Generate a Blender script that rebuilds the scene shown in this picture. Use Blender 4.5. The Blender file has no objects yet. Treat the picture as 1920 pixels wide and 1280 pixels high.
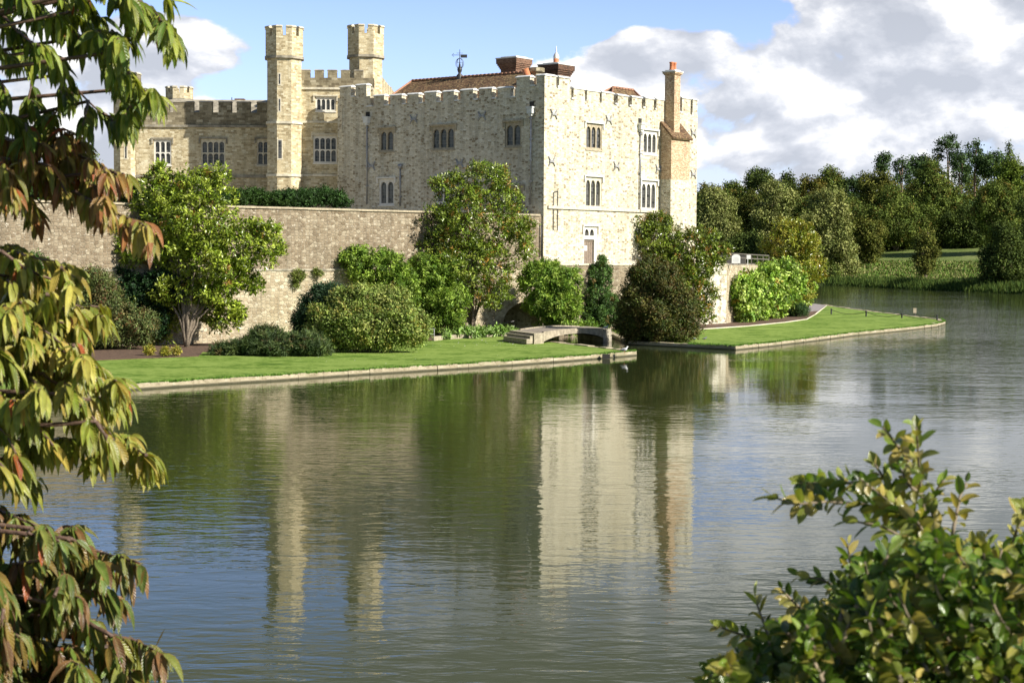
import bpy, bmesh, math, random
import numpy as np
from mathutils import Vector, Matrix
from mathutils.geometry import tessellate_polygon
rnd = random.Random(7); rng = np.random.default_rng(7)
S = bpy.context.scene
COL = S.collection
# ------------------------------------------------------------------ camera
F = 3000.0; PITCH = math.atan(165/F); ROLL = 0.007; CZ = 7.0
cam = bpy.data.cameras.new('camera'); co = bpy.data.objects.new('camera', cam); COL.objects.link(co)
RM = (Matrix.Rotation(math.pi/2-PITCH, 4, 'X') @ Matrix.Rotation(ROLL, 4, 'Z'))
co.matrix_world = Matrix.Translation((0, 0, CZ)) @ RM
cam.sensor_width = 36; cam.lens = F/1920*36; cam.clip_end = 6000; cam.clip_start = 0.1
cam.dof.use_dof = True; cam.dof.focus_distance = 135; cam.dof.aperture_fstop = 18
S.camera = co
# ------------------------------------------------------------------ light
SUN = Vector((0.88*math.cos(math.radians(33)), -0.475*math.cos(math.radians(33)), math.sin(math.radians(33)))).normalized()
sl = bpy.data.lights.new('sun', 'SUN'); so = bpy.data.objects.new('sun', sl); COL.objects.link(so)
so.rotation_euler = (-SUN).to_track_quat('-Z', 'Y').to_euler(); so.location = (60, -40, 80)
sl.energy = 5.0; sl.angle = math.radians(0.53); sl.color = (1.0, 0.94, 0.82)
S.view_settings.view_transform = 'Standard'; S.view_settings.look = 'None'
S.view_settings.gamma = 1; S.view_settings.exposure = 0.66
W = bpy.data.worlds.new('World'); S.world = W; W.use_nodes = True

class NT:
    """tiny node-tree helper"""
    def __init__(s, nt): s.nt = nt
    def n(s, t, ins=None, **kw):
        nd = s.nt.nodes.new(t)
        for k, v in kw.items(): setattr(nd, k, v)
        for k, v in (ins or {}).items():
            sk = nd.inputs[k]
            if isinstance(v, bpy.types.NodeSocket): s.nt.links.new(v, sk)
            else: sk.default_value = v
        return nd
    def m(s, op, a, b=0.0, c=None, clamp=False):
        nd = s.nt.nodes.new('ShaderNodeMath'); nd.operation = op; nd.use_clamp = clamp
        for i, v in enumerate([a, b] + ([c] if c is not None else [])):
            if isinstance(v, bpy.types.NodeSocket): s.nt.links.new(v, nd.inputs[i])
            else: nd.inputs[i].default_value = v
        return nd.outputs[0]
    def mix(s, f, a, b, bt='MIX'):
        nd = s.nt.nodes.new('ShaderNodeMix'); nd.data_type = 'RGBA'; nd.blend_type = bt
        for i, v in ((0, f), (6, a), (7, b)):
            if isinstance(v, bpy.types.NodeSocket): s.nt.links.new(v, nd.inputs[i])
            else: nd.inputs[i].default_value = v if i == 0 else (*v[:3], 1)
        return nd.outputs[2]
    def ramp(s, f, pts, interp='LINEAR'):
        nd = s.nt.nodes.new('ShaderNodeValToRGB'); cr = nd.color_ramp; cr.interpolation = interp
        while len(cr.elements) < len(pts): cr.elements.new(0.5)
        for e, (p, c) in zip(cr.elements, pts):
            e.position = p; e.color = (c, c, c, 1) if not hasattr(c, '__len__') else (*c[:3], 1)
        s.nt.links.new(f, nd.inputs[0]); return nd.outputs[0]
    def step(s, v, a, b):
        nd = s.nt.nodes.new('ShaderNodeMapRange'); nd.interpolation_type = 'SMOOTHSTEP'
        s.nt.links.new(v, nd.inputs[0]); nd.inputs[1].default_value = a; nd.inputs[2].default_value = b
        return nd.outputs[0]

def build_sky():
    nt = W.node_tree; nt.nodes.clear(); N = NT(nt)
    tc = N.n('ShaderNodeTexCoord'); d = tc.outputs['Generated']
    sk = N.n('ShaderNodeTexSky', sky_type='NISHITA', sun_disc=False)
    sk.sun_elevation = math.asin(SUN.z); sk.sun_rotation = math.atan2(SUN.x, SUN.y)
    sk.air_density = 1.0; sk.dust_density = 0.6; sk.ozone_density = 2.0; sk.altitude = 60
    sp = N.n('ShaderNodeSeparateXYZ', {0: d})
    az = N.m('ARCTAN2', sp.outputs[0], sp.outputs[1])           # world azimuth, 0 = north
    el = N.m('ARCSINE', sp.outputs[2])
    # project on a cloud layer so that clouds shrink towards the horizon
    zz = N.m('MAXIMUM', N.m('ADD', sp.outputs[2], 0.10), 0.03)
    cx = N.m('DIVIDE', sp.outputs[0], zz); cy = N.m('DIVIDE', sp.outputs[1], zz)
    def dens(off):
        p = N.n('ShaderNodeCombineXYZ', {0: N.m('ADD', N.m('MULTIPLY', az, 7.0), off[0]), 1: N.m('ADD', N.m('MULTIPLY', el, 11.0), off[1]), 2: 3.7})
        a = N.n('ShaderNodeTexNoise', {'Vector': p.outputs[0], 'Scale': 1.5, 'Detail': 10.0, 'Roughness': 0.55, 'Distortion': 0.1}, noise_dimensions='3D')
        b = N.n('ShaderNodeTexVoronoi', {'Vector': p.outputs[0], 'Scale': 4.4}, feature='SMOOTH_F1')
        b.inputs['Smoothness'].default_value = 0.6
        return N.m('SUBTRACT', N.m('MULTIPLY', a.outputs[0], 1.0), N.m('MULTIPLY', b.outputs['Distance'], 0.16))
    def blob(a0, e0, ra, re, amp):
        x = N.m('DIVIDE', N.m('SUBTRACT', az, a0), ra); y = N.m('DIVIDE', N.m('SUBTRACT', el, e0), re)
        q = N.m('ADD', N.m('MULTIPLY', x, x), N.m('MULTIPLY', y, y))
        return N.m('MULTIPLY', N.m('POWER', 2.718, N.m('MULTIPLY', q, -1.0)), amp)
    bias = -0.10
    for t in SKYBLOBS:
        bias = N.m('ADD', blob(*t), bias)
    bias = N.m('SUBTRACT', bias, N.m('MULTIPLY', N.step(sp.outputs[1], .3, -.3), .08))  # clouds thinned out behind the camera, so shaded faces get less light
    d0 = N.m('ADD', dens((0, 0)), bias); d1 = N.m('ADD', dens((0.10, 0.16)), bias)
    mask = N.step(d0, 0.41, 0.475)
    lit = N.m('ADD', N.m('MULTIPLY', N.m('SUBTRACT', d0, d1), 6.0), 0.50)
    thick = N.step(d0, 0.50, 0.85)
    lit = N.m('SUBTRACT', lit, N.m('MULTIPLY', thick, 0.30))
    ccol = N.ramp(lit, [(0.0, (5.9, 6.3, 7.2)), (0.38, (7.2, 7.55, 8.4)), (0.66, (9.2, 9.4, 10.0)), (1.0, (12.6, 12.5, 12.2))])
    hi = N.step(el, .10, .34); back = N.step(sp.outputs[1], .55, -.05); hi = N.m('MAXIMUM', hi, back)  # made-up dimming of the sky high up and behind the camera, deepens shade
    skyc = N.mix(1.0, sk.outputs[0], N.mix(hi, (1.55, 1.53, 2.05), (.80, .80, .82)), 'MULTIPLY')
    lowhaze = N.step(el, 0.12, -0.01)
    skyc = N.mix(N.m('MULTIPLY', lowhaze, 0.30), skyc, (7.0, 8.2, 10.0))
    ccol = N.mix(1.0, ccol, N.mix(hi, (.93, .93, .93), (.29, .30, .31)), 'MULTIPLY')
    colr = N.mix(mask, skyc, ccol)
    colr = N.mix(N.m('MULTIPLY', N.step(d0, 0.72, 1.0), 0.85), colr, (2.3, 2.35, 2.2))
    bg = N.n('ShaderNodeBackground', {0: colr, 1: 0.070}); out = N.n('ShaderNodeOutputWorld', {0: bg.outputs[0]})
def _ae(u, v): return (math.atan((u-960)/F), math.atan((475+0.007*(u-960)-v)/F))
def _b(u, v, ru, rv, amp): a, e = _ae(u, v); return (a, e, ru/F, rv/F, amp)
SKYBLOBS = [_b(1500, 200, 480, 150, .23), _b(1240, 90, 110, 50, .16), _b(1150, 120, 110, 70, .20), _b(1750, 120, 260, 90, .14), _b(1800, -40, 500, 60, .22), _b(1650, 330, 300, 60, .10), _b(1060, 170, 70, 90, .10),
            _b(820, 10, 240, 150, -.5), _b(390, 50, 150, 100, .24), _b(100, 180, 160, 200, .16), _b(270, 140, 140, 80, .10), _b(600, 100, 60, 30, .06), _b(60, 320, 240, 60, .14), _b(430, 170, 100, 25, -.12), _b(1680, -8, 60, 30, -.05),
            _b(1100, -60, 260, 50, -.25), _b(1330, 25, 110, 34, -.3), _b(1120, 20, 120, 40, -.2),
            _b(430, -110, 270, 150, -.75), _b(1200, -500, 1800, 340, .9), _b(300, 200, 500, 200, .08), _b(1750, -330, 300, 180, .05)]
build_sky()
# ------------------------------------------------------------------ pixel rays -> world points
_R3 = RM.to_3x3(); CAMP = Vector((0, 0, CZ))
def ray(u, v): return _R3 @ Vector(((u-960)/F, (640-v)/F, -1))
def PZ(u, v, z=0.0):
    r = ray(u, v); k = (z-CZ)/r.z; return CAMP + r*k
def PD(u, v, D):
    r = ray(u, v); return CAMP + r*(D/r.y)
def HZ(u): return 475+0.007*(u-960)

class Face:
    """vertical wall plane: w(t,z,d) = A + dir t + normal d"""
    def __init__(s, A, d, n=None):
        s.A = Vector((A[0], A[1])); s.d = Vector((d[0], d[1])).normalized()
        s.n = Vector((s.d.y, -s.d.x)) if n is None else Vector(n).normalized()
        if s.n.dot(Vector((0, 0))-s.A) < 0: s.n = -s.n
    def w(s, t, z, d=0.0):
        p = s.A + s.d*t + s.n*d; return Vector((p.x, p.y, z))
    def pix(s, u, v, d=0.0):
        r = ray(u, v); a = s.A + s.n*d
        k = (a.dot(s.n))/(Vector((r.x, r.y)).dot(s.n)); p = CAMP + r*k
        return (Vector((p.x, p.y))-a).dot(s.d), p.z
    def t(s, u, d=0.0): return s.pix(u, 300, d)[0]
    def z(s, u, v, d=0.0): return s.pix(u, v, d)[1]
    def shift(s, d): f = Face(s.A + s.n*d, s.d); return f

# ------------------------------------------------------------------ object helpers
def tag(o, label=None, cat=None, group=None, kind=None):
    if label: o['label'] = label
    if cat: o['category'] = cat
    if group: o['group'] = group
    if kind: o['kind'] = kind
    return o
def thing(name, label, cat, loc=(0, 0, 0), group=None):
    o = bpy.data.objects.new(name, None); o.location = loc; COL.objects.link(o); o.empty_display_size = 0.5
    return tag(o, label, cat, group)
def link(name, me, mat=None, parent=None):
    o = bpy.data.objects.new(name, me); COL.objects.link(o)
    if mat: me.materials.append(mat)
    if parent is not None:
        o.parent = parent
        if parent.parent is None: o.matrix_parent_inverse = Matrix.Translation(parent.location).inverted()
    return o

class MB:
    def __init__(s): s.v = []; s.f = []; s.sm = []
    def q(s, pts, smooth=False):
        i = len(s.v); s.v += [tuple(p) for p in pts]; s.f.append(tuple(range(i, i+len(pts)))); s.sm.append(smooth)
    def box(s, o, a, b, c):
        o, a, b, c = Vector(o), Vector(a), Vector(b), Vector(c)
        if a.cross(b).dot(c) < 0: a, b = b, a
        P = [o, o+a, o+a+b, o+b]; Q = [p+c for p in P]
        s.q(P[::-1]); s.q(Q)
        for i in range(4): j = (i+1) % 4; s.q([P[i], P[j], Q[j], Q[i]])
    def fbox(s, f, t0, t1, z0, z1, d0, d1):
        o = f.w(t0, z0, d0); s.box(o, f.w(t1, z0, d0)-o, f.w(t0, z0, d1)-o, Vector((0, 0, z1-z0)))
    def cap(s, f, t0, t1, z, d0, d1, h=0.16, ov=0.07):
        """sloped coping slab"""
        s.fbox(f, t0-ov, t1+ov, z, z+h*0.5, d0-ov, d1+ov)
        a = [f.w(t0-ov, z+h*.5, d0-ov), f.w(t1+ov, z+h*.5, d0-ov), f.w(t1+ov, z+h*.5, d1+ov), f.w(t0-ov, z+h*.5, d1+ov)]
        m = (d0+d1)/2; w = abs(d1-d0)*.18
        b = [f.w(t0, z+h*1.35, m-w), f.w(t1, z+h*1.35, m-w), f.w(t1, z+h*1.35, m+w), f.w(t0, z+h*1.35, m+w)]
        for i in range(4): j = (i+1) % 4; s.q([a[i], a[j], b[j], b[i]])
        s.q(b)
    def prism(s, poly, z0, z1, bottom=False):
        n = len(poly); A = [Vector((p[0], p[1], z0)) for p in poly]; B = [Vector((p[0], p[1], z1)) for p in poly]
        area = sum(poly[i][0]*poly[(i+1) % n][1]-poly[(i+1) % n][0]*poly[i][1] for i in range(n))
        if area < 0: A.reverse(); B.reverse()
        for i in range(n): j = (i+1) % n; s.q([A[i], A[j], B[j], B[i]])
        for t in tessellate_polygon([B]): s.q([B[k] for k in t])
        if bottom: s.q(A[::-1])
    def tube(s, path, rad, n=8, cap=True):
        path = [Vector(p) for p in path]; m = len(path)
        if not hasattr(rad, '__len__'): rad = [rad]*m
        rings = []; ref = Vector((0.3, 0.7, 0.64))
        for i, p in enumerate(path):
            t = (path[min(i+1, m-1)]-path[max(i-1, 0)]).normalized()
            r = ref if abs(t.dot(ref)) < .95 else Vector((1, 0, 0))
            a = t.cross(r).normalized(); b = t.cross(a)
            rings.append([p+(a*math.cos(k*2*math.pi/n)+b*math.sin(k*2*math.pi/n))*rad[i] for k in range(n)])
        i0 = len(s.v)
        for r in rings: s.v += [tuple(p) for p in r]
        for i in range(m-1):
            for k in range(n):
                a = i0+i*n+k; b = i0+i*n+(k+1) % n
                s.f.append((a, a+n, b+n, b)); s.sm.append(True)
        if cap:
            s.f.append(tuple(i0+k for k in range(n))); s.sm.append(False)
            s.f.append(tuple(i0+(m-1)*n+k for k in range(n))[::-1]); s.sm.append(False)
    def lathe(s, c, prof, n=12, a0=0.0):
        """prof: [(r,z)] around vertical axis at c"""
        i0 = len(s.v); c = Vector(c)
        for r, z in prof:
            for k in range(n):
                a = a0+k*2*math.pi/n; s.v.append((c.x+r*math.cos(a), c.y+r*math.sin(a), c.z+z))
        for i in range(len(prof)-1):
            for k in range(n):
                a = i0+i*n+k; b = i0+i*n+(k+1) % n; s.f.append((a, b, b+n, a+n)); s.sm.append(n > 8)
        s.f.append(tuple(i0+(len(prof)-1)*n+k for k in range(n))); s.sm.append(False)
    def build(s, name, mat, parent=None, label=None):
        me = bpy.data.meshes.new(name); me.from_pydata(s.v, [], s.f); me.update()
        me.polygons.foreach_set('use_smooth', s.sm)
        uv = me.uv_layers.new(name='UVMap'); n = len(me.loops)
        vi = np.empty(n, int); me.loops.foreach_get('vertex_index', vi)
        V = np.array(s.v, float)[vi]; NR = np.empty(len(me.polygons)*3); me.polygons.foreach_get('normal', NR); NR = NR.reshape(-1, 3)
        lt = np.empty(len(me.polygons), int); me.polygons.foreach_get('loop_total', lt); NL = np.repeat(NR, lt, axis=0)
        h = np.hypot(NL[:, 0], NL[:, 1]); flat = h < .5; hs = np.where(h < 1e-6, 1, h)
        tx = -NL[:, 1]/hs; ty = NL[:, 0]/hs
        u = np.where(flat, V[:, 0], V[:, 0]*tx+V[:, 1]*ty); v = np.where(flat, V[:, 1], V[:, 2])
        slope = (~flat) & (np.abs(NL[:, 2]) > .15); v = np.where(slope, V[:, 2]/np.maximum(h, .3), v)
        uv.data.foreach_set('uv', np.stack([u, v], 1).ravel())
        o = link(name, me, mat, parent)
        if label: o['label'] = label
        return o

# ------------------------------------------------------------------ materials
def mat(name):
    m = bpy.data.materials.new(name); m.use_nodes = True; nt = m.node_tree; nt.nodes.clear(); N = NT(nt)
    b = N.n('ShaderNodeBsdfPrincipled'); o = N.n('ShaderNodeOutputMaterial', {0: b.outputs[0]})
    return m, N, b, o
def lk(N, a, b): N.nt.links.new(a, b)
def plain(name, col, rough=.7, var=.25, scale=3.0, metal=0.0, bump=.1):
    m, N, b, o = mat(name); tc = N.n('ShaderNodeTexCoord')
    ns = N.n('ShaderNodeTexNoise', {'Vector': tc.outputs['Object'], 'Scale': scale, 'Detail': 6.0, 'Roughness': .6})
    c = N.mix(N.step(ns.outputs[0], .3, .7), tuple(x*(1-var) for x in col), tuple(min(1, x*(1+var)) for x in col))
    lk(N, c, b.inputs['Base Color']); b.inputs['Roughness'].default_value = rough; b.inputs['Metallic'].default_value = metal
    if bump:
        bp = N.n('ShaderNodeBump', {'Height': ns.outputs[0], 'Strength': bump, 'Distance': .05}); lk(N, bp.outputs[0], b.inputs['Normal'])
    return m

def masonry(name, sx, sz, pal, mortar, mw=.07, rand=.85, stain=None, stain_amt=.5, fleck=None, course=None, bump=.5, dark=None, dark_t=.8):
    """rubble / coursed stone from wall UVs in metres; sx, sz = stones per metre"""
    m, N, b, o = mat(name); uv = N.n('ShaderNodeUVMap').outputs[0]
    wob = N.n('ShaderNodeTexNoise', {'Vector': uv, 'Scale': 1.3, 'Detail': 3.0})
    wv = N.n('ShaderNodeVectorMath', {0: wob.outputs['Color'], 1: (.5, .5, .5)}, operation='SUBTRACT')
    wv = N.n('ShaderNodeVectorMath', {0: wv.outputs[0], 'Scale': .22 if course is None else .20}, operation='SCALE')
    p = N.n('ShaderNodeVectorMath', {0: uv, 1: wv.outputs[0]}, operation='ADD').outputs[0]
    if course is None:
        mp = N.n('ShaderNodeVectorMath', {0: p, 1: (sx, sz, 1)}, operation='MULTIPLY').outputs[0]
        v1 = N.n('ShaderNodeTexVoronoi', {'Vector': mp, 'Scale': 1.0, 'Randomness': rand}, voronoi_dimensions='2D')
        v2 = N.n('ShaderNodeTexVoronoi', {'Vector': mp, 'Scale': 1.0, 'Randomness': rand}, voronoi_dimensions='2D', feature='DISTANCE_TO_EDGE')
        sc = N.n('ShaderNodeSeparateColor', {0: v1.outputs['Color']}); r1, r2 = sc.outputs[0], sc.outputs[1]
        mo = N.step(v2.outputs['Distance'], mw*2.0, mw*.4)
    else:
        br = N.n('ShaderNodeTexBrick', {'Vector': p, 'Color1': (0, 0, 0, 1), 'Color2': (1, 1, 1, 1), 'Mortar': (.5, .5, .5, 1), 'Scale': 1.0, 'Mortar Size': mw, 'Mortar Smooth': .3, 'Brick Width': 1/sx, 'Row Height': 1/sz}, offset=.5, squash=.65, squash_frequency=3)
        sc = N.n('ShaderNodeSeparateColor', {0: br.outputs['Color']}); r1 = sc.outputs[0]
        wn = N.n('ShaderNodeTexWhiteNoise', {'W': N.m('MULTIPLY', r1, 37.7)}, noise_dimensions='1D'); r2 = wn.outputs[0]
        mo = br.outputs['Fac']
    c = N.ramp(r1, pal)
    fine = N.n('ShaderNodeTexNoise', {'Vector': uv, 'Scale': 9.0, 'Detail': 5.0, 'Roughness': .65})
    big = N.n('ShaderNodeTexNoise', {'Vector': N.n('ShaderNodeVectorMath', {0: uv, 1: (1, .55, 1)}, operation='MULTIPLY').outputs[0], 'Scale': .30, 'Detail': 6.0, 'Roughness': .62})
    if dark is not None:
        c = N.mix(N.m('MULTIPLY', N.step(r2, dark_t, dark_t+.04), N.step(big.outputs[0], .25, .55)), c, dark)
    c = N.mix(mo, c, mortar)
    c = N.mix(1.0, c, N.ramp(fine.outputs[0], [(.25, .72), (.75, 1.22)]), 'MULTIPLY')
    sk_ = N.n('ShaderNodeTexNoise', {'Vector': N.n('ShaderNodeVectorMath', {0: uv, 1: (1.5, .10, 1)}, operation='MULTIPLY').outputs[0], 'Scale': 1.0, 'Detail': 5.0, 'Roughness': .6})
    c = N.mix(1.0, c, N.ramp(sk_.outputs[0], [(.32, .74), (.52, 1.0), (.75, 1.10)]), 'MULTIPLY')
    if stain is not None: c = N.mix(N.m('MULTIPLY', N.step(big.outputs[0], .48, .70), stain_amt), c, stain)
    if fleck is not None:
        fv = N.n('ShaderNodeTexNoise', {'Vector': uv, 'Scale': 3.4, 'Detail': 3.0, 'Roughness': .7})
        c = N.mix(N.m('MULTIPLY', N.step(fv.outputs[0], .60, .68), .75), c, fleck)
    lk(N, c, b.inputs['Base Color']); b.inputs['Roughness'].default_value = .9; b.inputs['Specular IOR Level'].default_value = .2
    h = N.m('ADD', N.m('MULTIPLY', mo, -1.0), N.m('MULTIPLY', fine.outputs[0], .9)); h = N.m('ADD', h, N.m('MULTIPLY', r2, .5))
    bp = N.n('ShaderNodeBump', {'Height': h, 'Strength': bump, 'Distance': .06}); lk(N, bp.outputs[0], b.inputs['Normal'])
    return m

M = {}
M['keep'] = masonry('keep_rubble', 2.9, 5.6, [(0, (.43, .37, .26)), (.22, (.58, .52, .39)), (.6, (.68, .62, .48)), (1, (.78, .74, .62))], (.76, .71, .57), mw=.06, rand=.62, stain=(.46, .39, .27), stain_amt=.4, dark=(.30, .24, .155), dark_t=.87, bump=.6)
M['ashlar'] = masonry('coursed_ashlar', 2.3, 5.8, [(0, (.37, .295, .17)), (.3, (.54, .45, .28)), (.7, (.64, .555, .365)), (1, (.76, .69, .50))], (.58, .51, .36), mw=.012, course=True, stain=(.36, .30, .19), stain_amt=.35, bump=.45)
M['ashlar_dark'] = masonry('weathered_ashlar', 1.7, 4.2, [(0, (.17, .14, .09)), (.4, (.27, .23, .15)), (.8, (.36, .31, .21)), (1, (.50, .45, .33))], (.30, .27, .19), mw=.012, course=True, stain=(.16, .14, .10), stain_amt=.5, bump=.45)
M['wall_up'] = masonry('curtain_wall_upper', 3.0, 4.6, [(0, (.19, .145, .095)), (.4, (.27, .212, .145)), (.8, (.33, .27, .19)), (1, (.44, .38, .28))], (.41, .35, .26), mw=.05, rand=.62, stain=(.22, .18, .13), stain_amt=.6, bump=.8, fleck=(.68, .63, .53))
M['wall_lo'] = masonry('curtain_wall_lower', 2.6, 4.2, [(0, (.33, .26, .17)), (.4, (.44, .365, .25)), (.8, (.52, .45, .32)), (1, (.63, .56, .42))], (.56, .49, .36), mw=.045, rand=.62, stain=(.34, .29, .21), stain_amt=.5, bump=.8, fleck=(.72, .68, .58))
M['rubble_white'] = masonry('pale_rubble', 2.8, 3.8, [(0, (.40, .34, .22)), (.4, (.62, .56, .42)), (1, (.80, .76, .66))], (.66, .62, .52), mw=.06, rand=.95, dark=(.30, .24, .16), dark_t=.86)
M['dressed'] = plain('dressed_stone', (.60, .55, .43), .8, .18, 4, bump=.15)
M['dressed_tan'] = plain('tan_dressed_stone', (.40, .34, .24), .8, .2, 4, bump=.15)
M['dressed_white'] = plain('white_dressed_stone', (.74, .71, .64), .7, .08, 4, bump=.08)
M['coping'] = plain('lead_grey_coping', (.68, .68, .66), .6, .18, 3, bump=.1)
M['string'] = plain('weathered_string_course', (.30, .27, .21), .85, .45, 1.5, bump=.15)
M['string_lo'] = plain('pale_string_course', (.62, .57, .45), .8, .25, 2, bump=.1)
M['iron'] = plain('dark_iron', (.035, .035, .038), .5, .3, 6)
M['lead'] = plain('lead_pipe', (.30, .31, .34), .38, .2, 5, metal=.6, bump=.05)
M['anchor'] = plain('grey_iron_cramp', (.33, .33, .34), .6, .3, 8)
M['oakdoor'] = plain('grey_oak', (.22, .17, .13), .75, .35, 9, bump=.3)
M['white'] = plain('white_paint', (.80, .80, .80), .5, .04, 2, bump=0)
M['timber'] = plain('weathered_timber', (.13, .118, .10), .8, .3, 7)
M['terracotta'] = plain('terracotta', (.55, .20, .09), .75, .2, 8)
M['ridge'] = plain('ridge_tile', (.33, .17, .105), .8, .25, 5)
M['bark'] = plain('bark', (.20, .16, .11), .9, .4, 10, bump=.6)
M['terracotta_bark'] = plain('pine_bark', (.22, .14, .09), .9, .3, 3)
M['palebark'] = plain('pale_magnolia_bark', (.19, .155, .115), .9, .35, 7, bump=.5)
M['redtwig'] = plain('reddish_twig', (.11, .065, .045), .6, .3, 20, bump=.3)
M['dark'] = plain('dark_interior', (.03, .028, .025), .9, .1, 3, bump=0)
M['bird_white'] = plain('white_feather', (.75, .75, .76), .6, .08, 20, bump=0)
M['bird_grey'] = plain('grey_feather', (.16, .17, .20), .6, .25, 20, bump=0)
M['brick'] = masonry('red_brick', 4.4, 13, [(0, (.11, .055, .035)), (.5, (.20, .10, .065)), (1, (.29, .17, .11))], (.28, .22, .17), mw=.008, course=True, bump=.35)
M['brick_tan'] = masonry('tan_brick', 4.2, 10, [(0, (.32, .18, .10)), (.5, (.52, .34, .20)), (1, (.68, .52, .36))], (.66, .57, .42), mw=.012, course=True, bump=.35)
M['brick_dark'] = masonry('sooty_brick', 4.4, 13, [(0, (.05, .03, .022)), (.6, (.11, .06, .04)), (1, (.24, .12, .07))], (.14, .11, .09), mw=.008, course=True, bump=.35)
M['tile'] = masonry('clay_roof_tile', 5.0, 6.5, [(0, (.10, .07, .05)), (.35, (.19, .115, .07)), (.7, (.29, .18, .10)), (1, (.36, .27, .14))], (.12, .08, .05), mw=.014, course=True, stain=(.26, .22, .12), stain_amt=.4, bump=.9)
def glass():
    m, N, b, o = mat('leaded_glass'); uv = N.n('ShaderNodeUVMap').outputs[0]
    br = N.n('ShaderNodeTexBrick', {'Vector': uv, 'Color1': (.012, .014, .018, 1), 'Color2': (.11, .11, .11, 1), 'Mortar': (.17, .165, .15, 1), 'Scale': 1.0, 'Mortar Size': .012, 'Brick Width': .22, 'Row Height': .3}, offset=0)
    lk(N, br.outputs[0], b.inputs['Base Color']); b.inputs['Roughness'].default_value = .12
    ns = N.n('ShaderNodeTexNoise', {'Vector': uv, 'Scale': 3.0}); bp = N.n('ShaderNodeBump', {'Height': ns.outputs[0], 'Strength': .25, 'Distance': .05}); lk(N, bp.outputs[0], b.inputs['Normal'])
    return m
M['glass'] = glass()
def grass(name, c0, c1, c2, stripe=0.0, sc=.25, ydir=None):
    m, N, b, o = mat(name); tc = N.n('ShaderNodeTexCoord').outputs['Object']
    n1 = N.n('ShaderNodeTexNoise', {'Vector': tc, 'Scale': sc, 'Detail': 5.0, 'Roughness': .6}); n2 = N.n('ShaderNodeTexNoise', {'Vector': tc, 'Scale': 14.0, 'Detail': 4.0, 'Roughness': .8})
    mp = N.n('ShaderNodeMapping', {'Vector': tc, 'Rotation': (0, 0, math.radians(28)), 'Scale': (.35, 2.4, 1)})
    n3 = N.n('ShaderNodeTexNoise', {'Vector': mp.outputs[0], 'Scale': 1.0, 'Detail': 3.0})
    n4 = N.n('ShaderNodeTexNoise', {'Vector': tc, 'Scale': 1.7, 'Detail': 6.0, 'Roughness': .75}); n2.inputs['Scale'].default_value = 9.0
    f = N.m('ADD', N.m('MULTIPLY', N.m('ADD', n1.outputs[0], N.m('MULTIPLY', N.m('SUBTRACT', n4.outputs[0], .5), 1.6)), .5), N.m('ADD', N.m('MULTIPLY', n2.outputs[0], .2), N.m('MULTIPLY', n3.outputs[0], .3+stripe)))
    c = N.ramp(f, [(.43, c0), (.5, c1), (.58, c2)])
    lk(N, c, b.inputs['Base Color']); b.inputs['Roughness'].default_value = .85; b.inputs['Specular IOR Level'].default_value = .15
    bp = N.n('ShaderNodeBump', {'Height': n2.outputs[0], 'Strength': .6, 'Distance': .08}); lk(N, bp.outputs[0], b.inputs['Normal'])
    return m
M['lawn'] = grass('mown_lawn', (.075, .145, .018), (.135, .225, .03), (.23, .32, .07), .1)
M['meadow'] = grass('meadow', (.10, .14, .035), (.15, .20, .05), (.23, .25, .10), sc=.05)
M['soil'] = plain('bark_mulch', (.11, .065, .042), .95, .55, 6, bump=.6)
M['path'] = plain('tarmac_path', (.30, .26, .25), .9, .12, 3)
M['gravel'] = plain('courtyard_gravel', (.32, .28, .2), .95, .2, 2)
def edge_mat():
    m, N, b, o = mat('lake_edge_stone'); tc = N.n('ShaderNodeTexCoord').outputs['Object']; z = N.n('ShaderNodeSeparateXYZ', {0: tc}).outputs[2]
    n1 = N.n('ShaderNodeTexNoise', {'Vector': tc, 'Scale': 1.6, 'Detail': 8.0, 'Roughness': .75}).outputs[0]; n2 = N.n('ShaderNodeTexNoise', {'Vector': tc, 'Scale': .35, 'Detail': 4.0}).outputs[0]
    c = N.ramp(n1, [(.3, (.17, .14, .09)), (.45, (.34, .29, .19)), (.6, (.47, .41, .29)), (.75, (.60, .54, .42))])
    c = N.mix(N.m('MULTIPLY', N.step(n2, .5, .65), .5), c, (.22, .21, .11))
    wet = N.step(N.m('ADD', z, N.m('MULTIPLY', n1, -.16)), .06, -.04); c = N.mix(wet, c, (.07, .065, .035))
    lk(N, c, b.inputs['Base Color']); b.inputs['Roughness'].default_value = .85
    bp = N.n('ShaderNodeBump', {'Height': n1, 'Strength': 1.0, 'Distance': .12}); lk(N, bp.outputs[0], b.inputs['Normal']); return m
M['edge'] = edge_mat()
M['bridge'] = plain('bridge_stone', (.34, .295, .22), .9, .3, 3, bump=.3)
M['deck'] = plain('bridge_deck', (.27, .23, .19), .9, .2, 5)

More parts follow.
